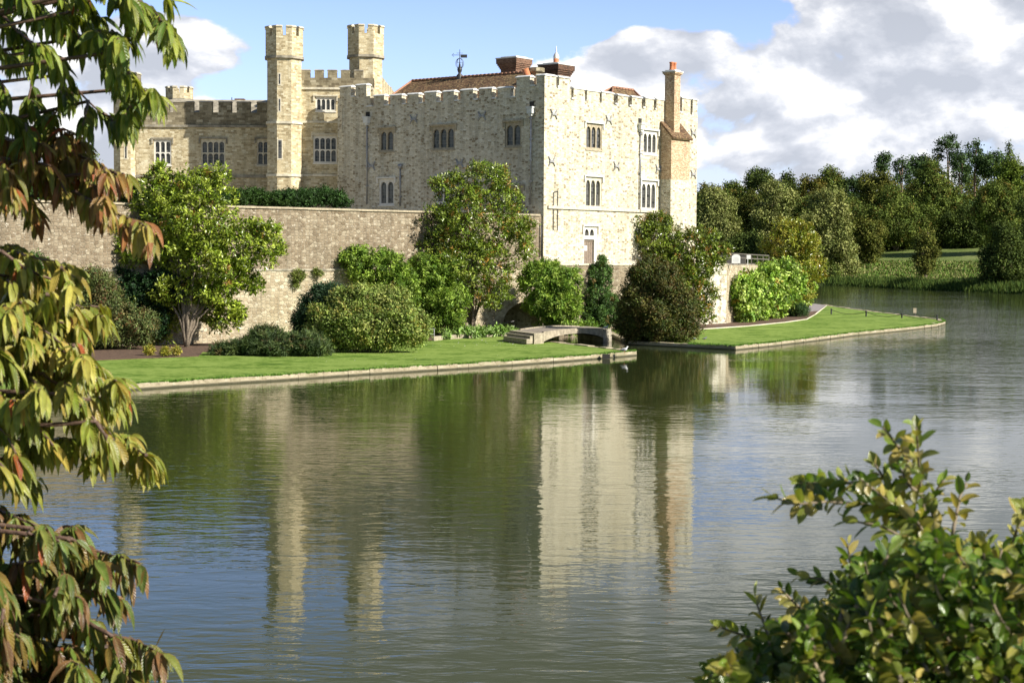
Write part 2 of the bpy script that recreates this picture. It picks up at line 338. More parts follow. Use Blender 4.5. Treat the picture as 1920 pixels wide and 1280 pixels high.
def water():
    m, N, b, o = mat('lake_water'); tc = N.n('ShaderNodeTexCoord').outputs['Object']
    def layer(rot, sx, sy, scale, det, dist=0.0, rough=.5):
        mp = N.n('ShaderNodeMapping', {'Vector': tc, 'Rotation': (0, 0, math.radians(rot)), 'Scale': (sx, sy, 1)})
        return N.n('ShaderNodeTexNoise', {'Vector': mp.outputs[0], 'Scale': scale, 'Detail': det, 'Distortion': dist, 'Roughness': rough}).outputs[0]
    big = layer(20, .5, 1.0, .055, 3)
    a = layer(-22, .42, 1.0, 2.3, 2.5, .5); c = layer(-10, .6, 1.0, 7.0, 2.0, .2); d = layer(15, .45, 1.0, .55, 2.0)
    patch = N.m('ADD', N.m('MULTIPLY', N.step(big, .38, .62), .85), .22)
    h = N.m('ADD', N.m('MULTIPLY', a, .013), N.m('ADD', N.m('MULTIPLY', c, .0024), N.m('MULTIPLY', d, .016)))
    sx = N.n('ShaderNodeSeparateXYZ', {0: tc}); wind = N.m('MULTIPLY', N.step(N.m('ADD', sx.outputs[0], N.m('MULTIPLY', big, 14.0)), 16, 60), 2.2)
    near = N.m('MULTIPLY', N.step(sx.outputs[1], 60, 30), .3)
    h = N.m('MULTIPLY', h, N.m('ADD', patch, N.m('ADD', wind, near)))
    bp = N.n('ShaderNodeBump', {'Height': h, 'Strength': 1.0, 'Distance': 1.0})
    b.inputs['Base Color'].default_value = (.034, .044, .014, 1); b.inputs['Roughness'].default_value = .03; b.inputs['IOR'].default_value = 1.333
    b.inputs['Specular IOR Level'].default_value = .5
    lk(N, bp.outputs[0], b.inputs['Normal'])
    return m
M['water'] = water()

def leafmat(name, rough=.5, trans=.25, spec=.4, lo=.72, hi=1.25):
    m, N, b, o = mat(name)
    at = N.n('ShaderNodeAttribute', attribute_name='tint'); c = at.outputs['Color']
    rp = N.n('ShaderNodeNewGeometry').outputs['Random Per Island']
    c = N.mix(1.0, c, N.ramp(rp, [(0, lo), (1, hi)]), 'MULTIPLY')
    lk(N, c, b.inputs['Base Color']); b.inputs['Roughness'].default_value = rough; b.inputs['Specular IOR Level'].default_value = spec
    tr = N.n('ShaderNodeBsdfTranslucent', {0: N.mix(1.0, c, (1.25, 1.2, .5), 'MULTIPLY')})
    mx = N.n('ShaderNodeMixShader', {0: trans, 1: b.outputs[0], 2: tr.outputs[0]}); lk(N, mx.outputs[0], o.inputs[0])
    return m
M['leaf'] = leafmat('leaf', .55, .22, .3)
M['gloss'] = leafmat('glossy_leaf', .30, .16, .55)
M['far'] = leafmat('far_leaf', .8, .18, .1, .86, 1.14)
def nearleaf(name, rough, spec, edge=None, eamt=.5):
    m, N, b, o = mat(name)
    c = N.n('ShaderNodeAttribute', attribute_name='tint').outputs['Color']
    uv = N.n('ShaderNodeUVMap'); sp = N.n('ShaderNodeSeparateXYZ', {0: uv.outputs[0]}); y = N.m('ABSOLUTE', sp.outputs[1])
    # side veins slant towards the tip, midrib pale
    vein = N.m('SINE', N.m('MULTIPLY', N.m('SUBTRACT', sp.outputs[0], N.m('MULTIPLY', y, .16)), 70.0))
    rib = N.step(y, .10, .03)
    tc = N.n('ShaderNodeTexCoord').outputs['Object']
    ns = N.n('ShaderNodeTexNoise', {'Vector': tc, 'Scale': 60.0, 'Detail': 4.0})
    c = N.mix(1.0, c, N.ramp(ns.outputs[0], [(.3, .75), (.7, 1.25)]), 'MULTIPLY')
    if edge: c = N.mix(N.m('MULTIPLY', N.step(N.m('ADD', y, N.m('MULTIPLY', ns.outputs[0], .5)), .95, 1.35), eamt), c, edge)
    c = N.mix(N.m('MULTIPLY', rib, .5), c, (.30, .28, .10))
    lk(N, c, b.inputs['Base Color']); b.inputs['Roughness'].default_value = rough; b.inputs['Specular IOR Level'].default_value = spec
    h = N.m('ADD', N.m('MULTIPLY', vein, .5), N.m('MULTIPLY', rib, -1.0))
    bp = N.n('ShaderNodeBump', {'Height': h, 'Strength': .5, 'Distance': .002}); lk(N, bp.outputs[0], b.inputs['Normal'])
    tr = N.n('ShaderNodeBsdfTranslucent', {0: N.mix(1.0, c, (1.6, 1.6, .7), 'MULTIPLY')})
    mx = N.n('ShaderNodeMixShader', {0: .24, 1: b.outputs[0], 2: tr.outputs[0]}); lk(N, mx.outputs[0], o.inputs[0])
    return m
M['cherry'] = nearleaf('cherry_leaf', .34, .5, (.28, .13, .05), .4)
M['box'] = nearleaf('box_leaf', .24, .6)
# ================================================================== terrain, lake
def smooth(x, a, b): t = np.clip((x-a)/(b-a), 0, 1); return t*t*(3-2*t)
BANK = [(-900, 520), (-60, 430), (40, 405), tuple(PZ(1530, 534)[:2]), tuple(PZ(1600, 536)[:2]), tuple(PZ(1700, 541.5)[:2]), tuple(PZ(1800, 546)[:2]), tuple(PZ(1920, 551)[:2]), (112, 270), (150, 215), (240, 170), (420, 150), (1400, 130)]
def bank_dist(x, y):
    x = np.asarray(x, float); y = np.asarray(y, float); best = np.full(x.shape, 1e9)
    for (x0, y0), (x1, y1) in zip(BANK[:-1], BANK[1:]):
        dx, dy = x1-x0, y1-y0; t = np.clip(((x-x0)*dx+(y-y0)*dy)/(dx*dx+dy*dy), 0, 1)
        best = np.minimum(best, np.hypot(x-x0-t*dx, y-y0-t*dy))
    yb = np.interp(x, [p[0] for p in BANK], [p[1] for p in BANK])
    return np.where(y > yb, best, -best)
def ground_h(x, y):
    d = bank_dist(x, y); x = np.asarray(x, float); y = np.asarray(y, float)
    far = -1.5+2.3*smooth(d, -6, 4)+3.0*smooth(d, 3, 45)+6.2*smooth(d, 25, 105)
    far = far+smooth(d, 120, 480)*(6+16*smooth(x, 40, 190))
    far = far+10*smooth(np.hypot(x-160, (y-1300)*.6), 700, 200)*smooth(d, 250, 600)
    near = 5.4*smooth(-y, -19, -1.2)-1.5*smooth(y, 15, 24)
    near = np.where(y < 24, near, -1.5)
    return np.where(y < 60, np.maximum(near, np.where(d > -8, far, -1.5)), far)
def grid_axis(lo, hi, c, w, n):
    t = np.linspace(-1, 1, n); s = np.sinh(t*3.2)/np.sinh(3.2); return np.where(s < 0, c+(c-lo)*s, c+(hi-c)*s)
gx = np.unique(np.concatenate([grid_axis(-1800, 2200, 60, 0, 150), np.linspace(-20, 150, 100)]))
gy = np.unique(np.concatenate([np.linspace(-300, 24, 60), np.linspace(24, 200, 20), np.linspace(200, 560, 150), np.linspace(560, 3000, 50)]))
XX, YY = np.meshgrid(gx, gy); ZZ = ground_h(XX, YY)
nx, ny = len(gx), len(gy); me = bpy.data.meshes.new('ground')
idx = np.arange(nx*ny).reshape(ny, nx); fc = np.stack([idx[:-1, :-1], idx[:-1, 1:], idx[1:, 1:], idx[1:, :-1]], -1).reshape(-1, 4)
me.from_pydata(np.stack([XX, YY, ZZ], -1).reshape(-1, 3).tolist(), [], fc.tolist()); me.polygons.foreach_set('use_smooth', [True]*len(me.polygons))
tag(link('ground', me, M['meadow']), kind='structure')
mb = MB(); mb.q([(-1700, 8, 0), (2100, 8, 0), (2100, 620, 0), (-1700, 620, 0)]); tag(mb.build('water', M['water']), kind='structure')

# ================================================================== castle faces
KC = PD(1020, 300, 138.0); K2 = Vector((KC.x, KC.y))
LD = Vector((-.806, .591)).normalized(); RD = Vector((.648, .762)).normalized()
FL = Face(K2, LD); FR = Face(K2, RD)
WL = FL.t(633); WR = FR.t(1307)
WP0 = PD(0, 375, 107); WP1 = PD(1017, 403, 138); FWd = Vector((WP1.x-WP0.x, WP1.y-WP0.y)).normalized()
FW = Face((WP0.x, WP0.y), FWd)                 # curtain wall, t grows to the right
RY = 153.6; FRANGE = Face((-60, RY), (1, 0)); FRL = Face((-60, RY+3.2), (1, 0))

def fq(mb, f, t0, t1, z0, z1, d=0.0):
    P = [f.w(t0, z0, d), f.w(t1, z0, d), f.w(t1, z1, d), f.w(t0, z1, d)]
    nrm = (P[1]-P[0]).cross(P[2]-P[1])
    if nrm.dot(Vector((f.n.x, f.n.y, 0))) < 0: P.reverse()
    mb.q(P)
def wall_grid(mb, f, t0, t1, z0, z1, holes, rev=.34):
    ts = sorted(set([t0, t1]+[x for h in holes for x in (h[0], h[1]) if t0 < x < t1])); zs = sorted(set([z0, z1]+[x for h in holes for x in (h[2], h[3]) if z0 < x < z1]))
    for a, b in zip(ts[:-1], ts[1:]):
        for c, e in zip(zs[:-1], zs[1:]):
            m, k = (a+b)/2, (c+e)/2
            if any(h[0] < m < h[1] and h[2] < k < h[3] for h in holes): continue
            fq(mb, f, a, b, c, e)
    for h in holes:
        a, b, c, e = h[:4]
        if not (t0 <= a and b <= t1 and z0 <= c+.001 and e <= z1+.001): continue
        for (p, q) in (((a, c), (b, c)), ((b, c), (b, e)), ((b, e), (a, e)), ((a, e), (a, c))):
            mb.q([f.w(p[0], p[1], 0), f.w(q[0], q[1], 0), f.w(q[0], q[1], -rev), f.w(p[0], p[1], -rev)])
def lancets(mb, f, T0, T1, Z0, Z1, lights, df, db, arch):
    ts = sorted(set([T0, T1]+[x for l in lights for x in l[:2]])); zs = sorted(set([Z0, Z1]+[x for l in lights for x in l[2:]]))
    for a, b in zip(ts[:-1], ts[1:]):
        for c, e in zip(zs[:-1], zs[1:]):
            m, k = (a+b)/2, (c+e)/2
            if any(l[0] < m < l[1] and l[2] < k < l[3] for l in lights): continue
            fq(mb, f, a, b, c, e, df)
    for a, b, c, e in lights:
        h = (b-a)/2*arch; m = (a+b)/2; r = (b-a)/2; n = 8
        pts = []
        for i in range(n+1):
            x = -1+2*i/n; y = math.sqrt(max(0, 1-abs(x)**1.7)); pts.append((m+x*r, e-h+y*h))
        if arch > 0:
            for p, q in zip(pts[:-1], pts[1:]): mb.q([f.w(p[0], p[1], df), f.w(q[0], q[1], df), f.w(q[0], e, df), f.w(p[0], e, df)])
        loop = [(a, c)]+(pts if arch > 0 else [(a, e), (b, e)])+[(b, c)]
        for p, q in zip(loop, loop[1:]+loop[:1]): mb.q([f.w(p[0], p[1], df), f.w(q[0], q[1], df), f.w(q[0], q[1], db), f.w(p[0], p[1], db)])
def window(f, parent, u0, v0, u1, v1, cols, rows, fm, holes, arch=1.0, mg=.15, mull=.13, hood='hood', hoodmat=None, label=None, df=-.05, head=.12, refu=None):
    """light area given in photo pixels on face f; frame, pane and hood are real geometry on that wall"""
    ta, tb = sorted((f.t(u0), f.t(u1))); um = (u0+u1)/2
    z0, z1 = f.z(um, v1), f.z(um, v0)
    T0, T1, Z0, Z1 = ta-mg, tb+mg, z0-mg, z1+mg+head
    holes.append((T0, T1, Z0, Z1))
    lw = ((tb-ta)-mull*(cols-1))/cols; lh = ((z1-z0)-mull*(rows-1))/rows
    L = [(ta+i*(lw+mull), ta+i*(lw+mull)+lw, z0+j*(lh+mull), z0+j*(lh+mull)+lh) for i in range(cols) for j in range(rows)]
    mb = MB(); lancets(mb, f, T0, T1, Z0, Z1, L, df, -.24, arch)
    mb.fbox(f, T0-.06, T1+.06, Z0-.14, Z0-.003, -.1, .07)
    w = mb.build('window', fm, parent, label)
    g = MB(); fq(g, f, T0+.01, T1-.01, Z0+.01, Z1-.01, -.2); g.build('pane', M['glass'], w)
    if hood:
        h = MB(); h.fbox(f, T0-.22, T1+.22, Z1+.03, Z1+.17, -.02, .15); h.fbox(f, T0-.22, T0-.08, Z1-.42, Z1+.027, -.02, .12); h.fbox(f, T1+.08, T1+.22, Z1-.42, Z1+.027, -.02, .12)
        h.build('hood_mould', hoodmat or fm, w)
    return w
def downpipe(f, parent, u, v0, v1, hop=True, bulb=False):
    t, z1 = f.pix(u, v0); z0 = f.z(u, v1); mb = MB()
    mb.tube([f.w(t, z1-.2, .13), f.w(t, z0, .13)], .065, 8)
    z = z1-1.2
    while z > z0+.5: mb.fbox(f, t-.12, t+.12, z, z+.09, 0, .22); z -= 1.8
    p = mb.build('downpipe', M['lead'], parent)
    h = MB()
    if bulb: h.lathe(f.w(t, z1-.15, .16), [(.08, -.25), (.22, -.05), (.24, .12), (.16, .2)], 10); h.build('hopper', M['lead'], p)
    else:
        h.fbox(f, t-.27, t+.27, z1-.75, z1-.25, 0, .4); h.fbox(f, t-.33, t+.33, z1-.30, z1-.16, 0, .46); h.fbox(f, t-.15, t+.15, z1-.95, z1-.75, 0, .3)
        h.build('hopper', M['coping'], p)
        k = MB(); k.fbox(f, t-.22, t+.22, z1-.16, z1+.28, .002, .07); k.build('outlet', M['dark'], p)
def cramp(f, parent, u, v):
    t, z = f.pix(u, v); mb = MB()
    for sx, sz in ((1, 1), (1, -1), (-1, 1), (-1, -1)):
        P = [f.w(t+sx*k*.42, z+sz*(.10*k+.32*k*k*k), .06) for k in (0, .35, .7, 1)]
        mb.tube(P, [.075, .07, .06, .04], 6)
    mb.fbox(f, t-.3, t+.3, z-.09, z+.09, .0, .13)
    mb.build('wall_cramp', M['anchor'], parent)
def merlon(f, parent, t0, t1, z0, z1, m, thick=.62, cm='coping', d=0.0, jit=True):
    a, b = min(t0, t1), max(t0, t1); z1 += rnd.uniform(-.06, .05); a += rnd.uniform(0, .05)*(a > 1); b -= rnd.uniform(0, .06); mb = MB(); mb.fbox(f, a, b, z0, z1-.14, d-thick, d)
    o = mb.build('merlon', m, parent); c = MB(); c.cap(f, a, b, z1-.137, d-thick, d, .15, .08); c.build('coping', M[cm], o); return o
def sill(mb, f, t0, t1, z, thick=.62):
    a, b = min(t0, t1), max(t0, t1); mb.fbox(f, a+.09, b-.09, z+.003, z+.14, -thick-.05, .13)

# ================================================================== the keep
keep = thing('castle_keep', 'big square cream rubble stone keep with battlements and tiled roof above the lake', 'castle', (K2.x, K2.y, 0))
holesL, holesR = [], []
TL, TLl = FL.z(860, 168), FL.z(860, 190)
zc = TLl                                    # crenel level
zt = TL                                     # merlon top
zct = FL.z(1015, 139); zcc = FL.z(985, 163) # raised corner
zlt = FL.z(652, 160); zlc = FL.z(652, 183)
# windows, left face
wl = lambda *a, **k: window(FL, keep, *a, holes=holesL, **k)
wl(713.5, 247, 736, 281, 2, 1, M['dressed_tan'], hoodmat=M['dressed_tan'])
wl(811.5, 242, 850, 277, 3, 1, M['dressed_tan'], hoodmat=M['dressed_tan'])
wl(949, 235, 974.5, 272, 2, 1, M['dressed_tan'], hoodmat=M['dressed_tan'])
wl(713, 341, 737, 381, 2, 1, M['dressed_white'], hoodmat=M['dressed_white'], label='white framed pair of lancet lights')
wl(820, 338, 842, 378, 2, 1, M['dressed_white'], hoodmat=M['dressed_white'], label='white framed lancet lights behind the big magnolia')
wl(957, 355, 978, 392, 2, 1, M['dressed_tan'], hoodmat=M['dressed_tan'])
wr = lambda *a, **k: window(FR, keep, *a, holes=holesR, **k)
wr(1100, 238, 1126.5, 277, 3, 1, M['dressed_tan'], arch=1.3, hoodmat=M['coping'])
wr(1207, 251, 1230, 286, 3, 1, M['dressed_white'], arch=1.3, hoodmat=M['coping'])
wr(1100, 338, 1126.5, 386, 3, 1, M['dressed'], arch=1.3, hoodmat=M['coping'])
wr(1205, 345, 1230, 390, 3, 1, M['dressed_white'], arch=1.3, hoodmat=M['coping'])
# door with two lights above
t0, t1 = FR.t(1096), FR.t(1121); zd0, zd1 = FR.z(1108, 498), FR.z(1108, 425)
holesR.append((t0, t1, zd0, zd1)); ta, tb = FR.t(1098), FR.t(1116)
mb = MB(); zk = FR.z(1108, 449); za, zb = FR.z(1108, 442), FR.z(1108, 430); mw = (tb-ta-.12)/2
lancets(mb, FR, t0, t1, zd0+.001, zd1, [(ta, ta+mw, za, zb), (tb-mw, tb, za, zb), (ta-.05, tb+.05, zd0+.02, zk)], -.04, -.3, 0.0)
for a in (ta, tb-mw):
    for s in (0, 1):
        x0 = a if s == 0 else a+mw; x1 = a+mw/2
        n = 5
        for i in range(n):
            f0, f1 = i/n, (i+1)/n; y = lambda q: zb-.45*(1-math.sqrt(max(0, 1-(1-q)**2)))
            mb.q([FR.w(x0+(x1-x0)*f0, zb, -.042), FR.w(x0+(x1-x0)*f1, zb, -.042), FR.w(x0+(x1-x0)*f1, y(f1), -.042), FR.w(x0+(x1-x0)*f0, y(f0), -.042)])
dr = mb.build('door', M['dressed_white'], keep, 'grey oak door in white stone surround with notice')
g = MB(); fq(g, FR, t0, t1, za-.1, zd1, -.22); g.build('pane', M['glass'], dr)
mb = MB(); n = 5
for i in range(n):
    a = ta-.05+(tb-ta+.1)*i/n; mb.fbox(FR, a+.012, a+(tb-ta+.1)/n-.012, zd0+.02, zk, -.34, -.24)
mb.fbox(FR, ta-.05, tb+.05, zk-.2, zk-.04, -.24, -.20); mb.build('door_leaf', M['oakdoor'], dr)
mb = MB(); mb.fbox(FR, ta+.22, ta+.62, zk-1.0, zk-.55, -.236, -.222); mb.build('notice', M['white'], dr)
mb = MB(); mb.fbox(FR, t0-.22, t1+.22, zd1+.03, zd1+.17, 0, .16); mb.fbox(FR, t0-.22, t0-.08, zd1-.6, zd1+.027, 0, .12); mb.fbox(FR, t1+.08, t1+.22, zd1-.6, zd1+.027, 0, .12); mb.build('hood_mould', M['dressed_white'], dr)
# walls
SL = [(1004, 1018, 1), (967, 993, 1), (932, 956, 0), (897.6, 921.5, 0), (862.5, 887, 0), (829, 851, 0), (795, 818, 0), (763, 785, 0), (731, 753, 0), (700, 720, 0), (666, 687, 2), (637, 658, 2)]
SR = [(1023, 1042, 1), (1047, 1068, 1), (1074, 1096, 0), (1099, 1124, 0), (1127, 1150, 0), (1157, 1177, 0), (1183.5, 1202, 0), (1208.5, 1225, 0), (1229.5, 1246, 0), (1248.5, 1263, 0), (1277, 1294, 3), (1297.5, 1306.5, 3)]
tstepL = FL.t(965); tstepR = FR.t(1070); tleft = FL.t(694)
mb = MB(); Zb = -1.2
wall_grid(mb, FL, 0, tstepL, Zb, zcc, holesL); wall_grid(mb, FL, tstepL, tleft, Zb, zc, holesL); wall_grid(mb, FL, tleft, WL, Zb, zlc, holesL)
zrt = FR.z(1290, 184); zrc = FR.z(1290, 201); tr3 = FR.t(1275.5)
wall_grid(mb, FR, 0, tstepR, Zb, zcc, holesR); wall_grid(mb, FR, tstepR, WR, Zb, zc, holesR)
B1 = K2+LD*WL; B2 = K2+RD*WR; B3 = B1+RD*WR; TH = .62
FB1 = Face(B1, RD); FB1.n = Vector((RD.y, -RD.x))*-1 if Vector((RD.y, -RD.x)).dot(LD) < 0 else Vector((RD.y, -RD.x))
FB2 = Face(B2, LD); FB2.n = RD.copy()
fq(mb, FB1, 0, WR, Zb, zc); fq(mb, FB2, 0, WL, Zb, zc)
def topstrip(f, a, b, z): mb.q([f.w(a, z, 0), f.w(b, z, 0), f.w(b, z, -TH), f.w(a, z, -TH)])
for f, a, b, z in ((FL, 0, tstepL, zcc), (FL, tstepL, tleft, zc), (FL, tleft, WL, zlc), (FR, TH, tstepR, zcc), (FR, tstepR, WR, zc), (FB1, TH, WR-TH, zc), (FB2, 0, WL, zc)): topstrip(f, a, b, z)
for f, a, b, z in ((FL, TH, tstepL, zcc), (FL, tstepL, tleft, zc), (FL, tleft, WL, zlc), (FR, TH, tstepR, zcc), (FR, tstepR, WR, zc)): fq(mb, f, a, b, zc-2.2, z, -TH)
for f, t, z0, z1 in ((FL, tstepL, zc, zcc), (FR, tstepR, zc, zcc), (FL, tleft, zc, zlc), (FL, WL, zc, zlc)): mb.q([f.w(t, z0, 0), f.w(t, z1, 0), f.w(t, z1, -TH), f.w(t, z0, -TH)])
fq(mb, FB1, 0, WR, zc-2.2, zc, -TH); fq(mb, FB2, 0, WL, zc-2.2, zc, -TH)
mb.build('wall', M['keep'], keep)
ct_ = (B1+B2)/2; mb = MB(); mb.prism([q+(ct_-q)*.02 for q in (B1, K2, B2, B3)], zc-2.3, zc-2.2); mb.build('roof_deck', M['lead'], keep)
tops = {0: (zc, zt), 1: (zcc, zct), 2: (zlc, zlt), 3: (zc, zrt)}
prev = None
SLt = [(FL.t(a), FL.t(b), k) for a, b, k in SL]; SRt = [(FR.t(a), FR.t(b), k) for a, b, k in SR]
SLt[0] = (0, SLt[0][0], 1)
sm = MB()
for lst, f in ((SLt, FL), (SRt, FR)):
    lst = [(min(a, b), max(a, b), k) for a, b, k in lst]
    for i, (a, b, k) in enumerate(lst):
        if f is FR and i == 0: a = TH
        merlon(f, keep, a, b+(.0), tops[k][0], tops[k][1], M['keep'])
        if i+1 < len(lst):
            kk = lst[i+1][2]; z = tops[k][0] if tops[k][0] <= tops[kk][0] else tops[kk][0]
            sm = MB(); sill(sm, f, b, lst[i+1][0], z); sm.build('crenel_sill', M['coping'], keep)
for t in np.arange(1.5, WR-2, 2.4): merlon(FB1, keep, t, t+1.3, zc, zt, M['keep'])
for t in np.arange(1.0, WL-2, 2.4): merlon(FB2, keep, t, t+1.3, zc, zt, M['keep'])
mb = MB(); zs = FR.z(1140, 393); mb.fbox(FR, .5, FR.t(1240), zs-.12, zs+.12, -.01, .16); mb.build('string_course', M['dressed'], keep)
for u, v0, v1 in ((690, 216, 384), (997.5, 197, 384)): downpipe(FL, keep, u, v0, v1)
downpipe(FL, keep, 752, 309, 386, bulb=True); downpipe(FR, keep, 1199.5, 228, 398)
for u, v in ((776, 224), (904, 218), (697, 312), (862, 307)): cramp(FL, keep, u, v)
for u, v in ((1038, 214), (1141, 225), (1034, 302.5), (1155.5, 311.5), (1234, 317), (1299.5, 250), (1299.5, 327)): cramp(FR, keep, u, v)
mb = MB()
for u, v0, v1 in ((1037, 361, 432), (1045, 358, 432)): t, z = FR.pix(u, v0); mb.tube([FR.w(t, z, .07), FR.w(t, FR.z(u, v1), .07)], .035, 6)
t, z = FR.pix(1037, 361); t2, z2 = FR.pix(1045, 358); mb.tube([FR.w(t, z, .07), FR.w(t2, z2, .07)], .035, 6)
mb.build('thin_pipe', M['iron'], keep)
# chimney breast: brick above, rubble below, leaning tiled cap
tb0 = FR.t(1238); PR = 1.25; fB = FR.shift(PR); tb1 = fB.t(1293); zsp = fB.z(1276, 337); zlo = fB.z(1276, 260); zhi = FR.z(1240, 231)
ch = None; mb = MB(); mb.fbox(FR, tb0, tb1, zsp, zlo-.02, -.02, PR)
for t in (tb0, tb1): mb.q([FR.w(t, zlo-.02, 0), FR.w(t, zlo-.02, PR), FR.w(t, zhi-.1, 0)])
br = mb.build('chimney_breast', M['brick_tan'], keep)
mb = MB(); mb.fbox(FR, tb0+.004, tb1-.004, -1, zsp, -.02, PR-.03); mb.build('stone_base', M['keep'], br)
mb = MB(); a, b = tb0-.14, tb1+.14; P = [FR.w(a, zlo-.12, PR+.2), FR.w(b, zlo-.12, PR+.2), FR.w(b, zhi, .0), FR.w(a, zhi, .0)]; up = Vector((FR.n.x*.08, FR.n.y*.08, .16))
mb.box(P[0], P[1]-P[0], P[3]-P[0], up); mb.build('sloping_cap', M['tile'], br)
def chimney(corner_u, D, wl_, wr_, vtop, zbase, m, name='chimney', cap=.35, capm='coping', corb=True, capmat=None):
    P = PD(corner_u, 300, D); C2 = Vector((P.x, P.y)); ztop = PD(corner_u, vtop, D).z; mb = MB()
    def ring(e, z0, z1):
        a = C2-LD*e-RD*e; mb.prism([a, a+LD*(wl_+2*e), a+LD*(wl_+2*e)+RD*(wr_+2*e), a+RD*(wr_+2*e)], z0, z1, True)
    e = cap
    if corb:
        ring(0, zbase, ztop-1.5); ring(.09, ztop-1.5, ztop-1.36); ring(0, ztop-1.36, ztop-1.05)
        for k in range(4): ring(e*(k+1)/4, ztop-1.05+k*.16, ztop-1.05+(k+1)*.16)
        ring(e*1.02, ztop-.41, ztop-.10)
    else:
        ring(0, zbase, ztop-.35); ring(.08, ztop-.35, ztop-.25); ring(.16, ztop-.25, ztop-.1)
    o = mb.build(name, m, keep); c = MB(); E = (e if corb else .16)+.05; a = C2-LD*E-RD*E
    c.prism([a, a+LD*(wl_+2*E), a+LD*(wl_+2*E)+RD*(wr_+2*E), a+RD*(wr_+2*E)], ztop-.1, ztop, True)
    c.prism([C2, C2+LD*wl_, C2+LD*wl_+RD*wr_, C2+RD*wr_], ztop, ztop+.12, True); c.build('cap', M[capm], o)
    return o, C2, ztop
tcx = FR.t(1245.5)
cs, C2, zt2 = chimney(1263, (FR.w(tcx, 0, 1.1)).y+.1, 1.05, .95, 133, zhi-1.4, M['brick_tan'], corb=False, capm='coping')
for k in (.25, .72):
    pc = C2+LD*.5+RD*(.95*k); mb = MB(); mb.lathe((pc.x, pc.y, zt2+.1), [(.20, 0), (.22, .06), (.19, .12), (.185, .62), (.22, .66), (.22, .76), (.15, .76)], 12); mb.build('chimney_pot', M['terracotta'], cs)
CA, c2, z2 = chimney(966, 149.5, 1.75, 1.7, 107, zt-2, M['brick'], cap=.30)
CB, c2, z2 = chimney(1044, 144.5, 1.6, 1.75, 119, zt-2, M['brick_dark'], cap=.32)
pc = c2+LD*.85+RD*.9; mb = MB(); mb.lathe((pc.x, pc.y, z2+.1), [(.25, 0), (.25, .45)], 12); pt = mb.build('chimney_pot', M['terracotta'], CB)
mb = MB(); mb.lathe((pc.x, pc.y, z2+.55), [(.25, 0), (.27, .1), (.24, .32), (.12, .5), (.05, .6), (.06, .75), (.02, 1.15)], 12); mb.build('dome_cap', M['coping'], pt)
# terracotta flue seen through a crenel
t = FL.t(994, -2.5); z0 = zcc-.1; mb = MB(); P = FL.w(t-.1, z0, -2.3); mb.tube([P, P+Vector((-.15, .1, 1.0)), P+Vector((-.45, .2, 1.9))], [.26, .30, .30], 12); mb.build('leaning_flue', M['terracotta'], keep)
mb = MB(); P = FL.w(FL.t(1004, -3.4), zcc-1, -3.4); mb.lathe(P, [(.55, 0), (.55, 2.5), (.75, 2.65), (.75, 3.0), (.5, 3.05)], 8); mb.build('stone_pinnacle', M['ashlar_dark'], keep)
# main roof
def hip(f, t0, t1, d0, d1, r0, r1, zr, ze, name, hipmat='terracotta'):
    dm = (d0+d1)/2; mb = MB(); E = [f.w(t0, ze, d0), f.w(t1, ze, d0), f.w(t1, ze, d1), f.w(t0, ze, d1)]; R0, R1 = f.w(r0, zr, dm), f.w(r1, zr, dm)
    mb.q([E[0], E[1], R1, R0]); mb.q([E[1], E[2], R1]); mb.q([E[2], E[3], R0, R1]); mb.q([E[3], E[0], R0])
    o = mb.build(name, M['tile'], keep); c = MB(); up = Vector((0, 0, .05))
    n = max(4, int((R1-R0).length/.45))
    for i in range(n): c.tube([R0.lerp(R1, i/n)+up, R0.lerp(R1, (i+.93)/n)+up*1.6], .12, 6)
    for e, r in ((E[0], R0), (E[3], R0), (E[1], R1), (E[2], R1)): c.tube([e+up, r+up], .10, 6)
    c.build('ridge_tile', M['ridge'], o); return o
dm = -7.0; ra, rb = FL.t(1004, dm), FL.t(772, dm); zr = FL.z(880, 144.5, dm)
hip(FL, 2.0, WL-1.0, -1.2, -12.8, ra, rb, zr, zc-1.2, 'roof')
dm = -6.0; hip(FR, FR.t(1120, -3), FR.t(1225, -3), -1.5, -9.0, FR.t(1148, -5.2), FR.t(1187, -5.2), FR.z(1165, 167, -5.2), zc-.9, 'roof')
# weather vane on the ridge
P = FL.w(FL.t(861, -7), zr, -7); v = MB(); top = PD(861, 93, P.y).z
v.lathe(P-Vector((0, 0, .3)), [(.28, 0), (.3, .5), (.12, .7), (.2, .9), (.24, 1.1), (.12, 1.3), (.07, 1.6)], 10); v.tube([P+Vector((0, 0, 1)), Vector((P.x, P.y, top))], [.06, .025], 6)
hgt = top-P.z; hz = P.z+hgt*.50
for k in range(4):
    a = k*math.pi/4
    v.tube([Vector((P.x+.38*math.cos(a)*math.sin(s), P.y+.38*math.sin(a)*math.sin(s), hz+.5*math.cos(s))) for s in np.linspace(0, 2*math.pi, 15)], .022, 4)
vo = v.build('weather_vane', M['iron'], keep)
v = MB(); zz_ = P.z+hgt*.80; v.tube([(P.x-.65, P.y, zz_), (P.x+.3, P.y, zz_)], .025, 5); v.tube([(P.x-.55, P.y, zz_-.15), (P.x-.75, P.y, zz_), (P.x-.55, P.y, zz_+.15)], .025, 4)
v.box((P.x+.08, P.y-.02, zz_-.25), (.62, 0, 0), (0, .04, 0), (0, 0, .30)); v.tube([(P.x, P.y-.3, zz_-.7), (P.x, P.y+.3, zz_-.7)], .02, 4); v.tube([(P.x-.3, P.y, zz_-.7), (P.x+.3, P.y, zz_-.7)], .02, 4)
v.tube([(P.x-.3, P.y, top-.35), (P.x+.3, P.y, top-.35)], .02, 4); v.build('pointer_flag', M['iron'], vo)

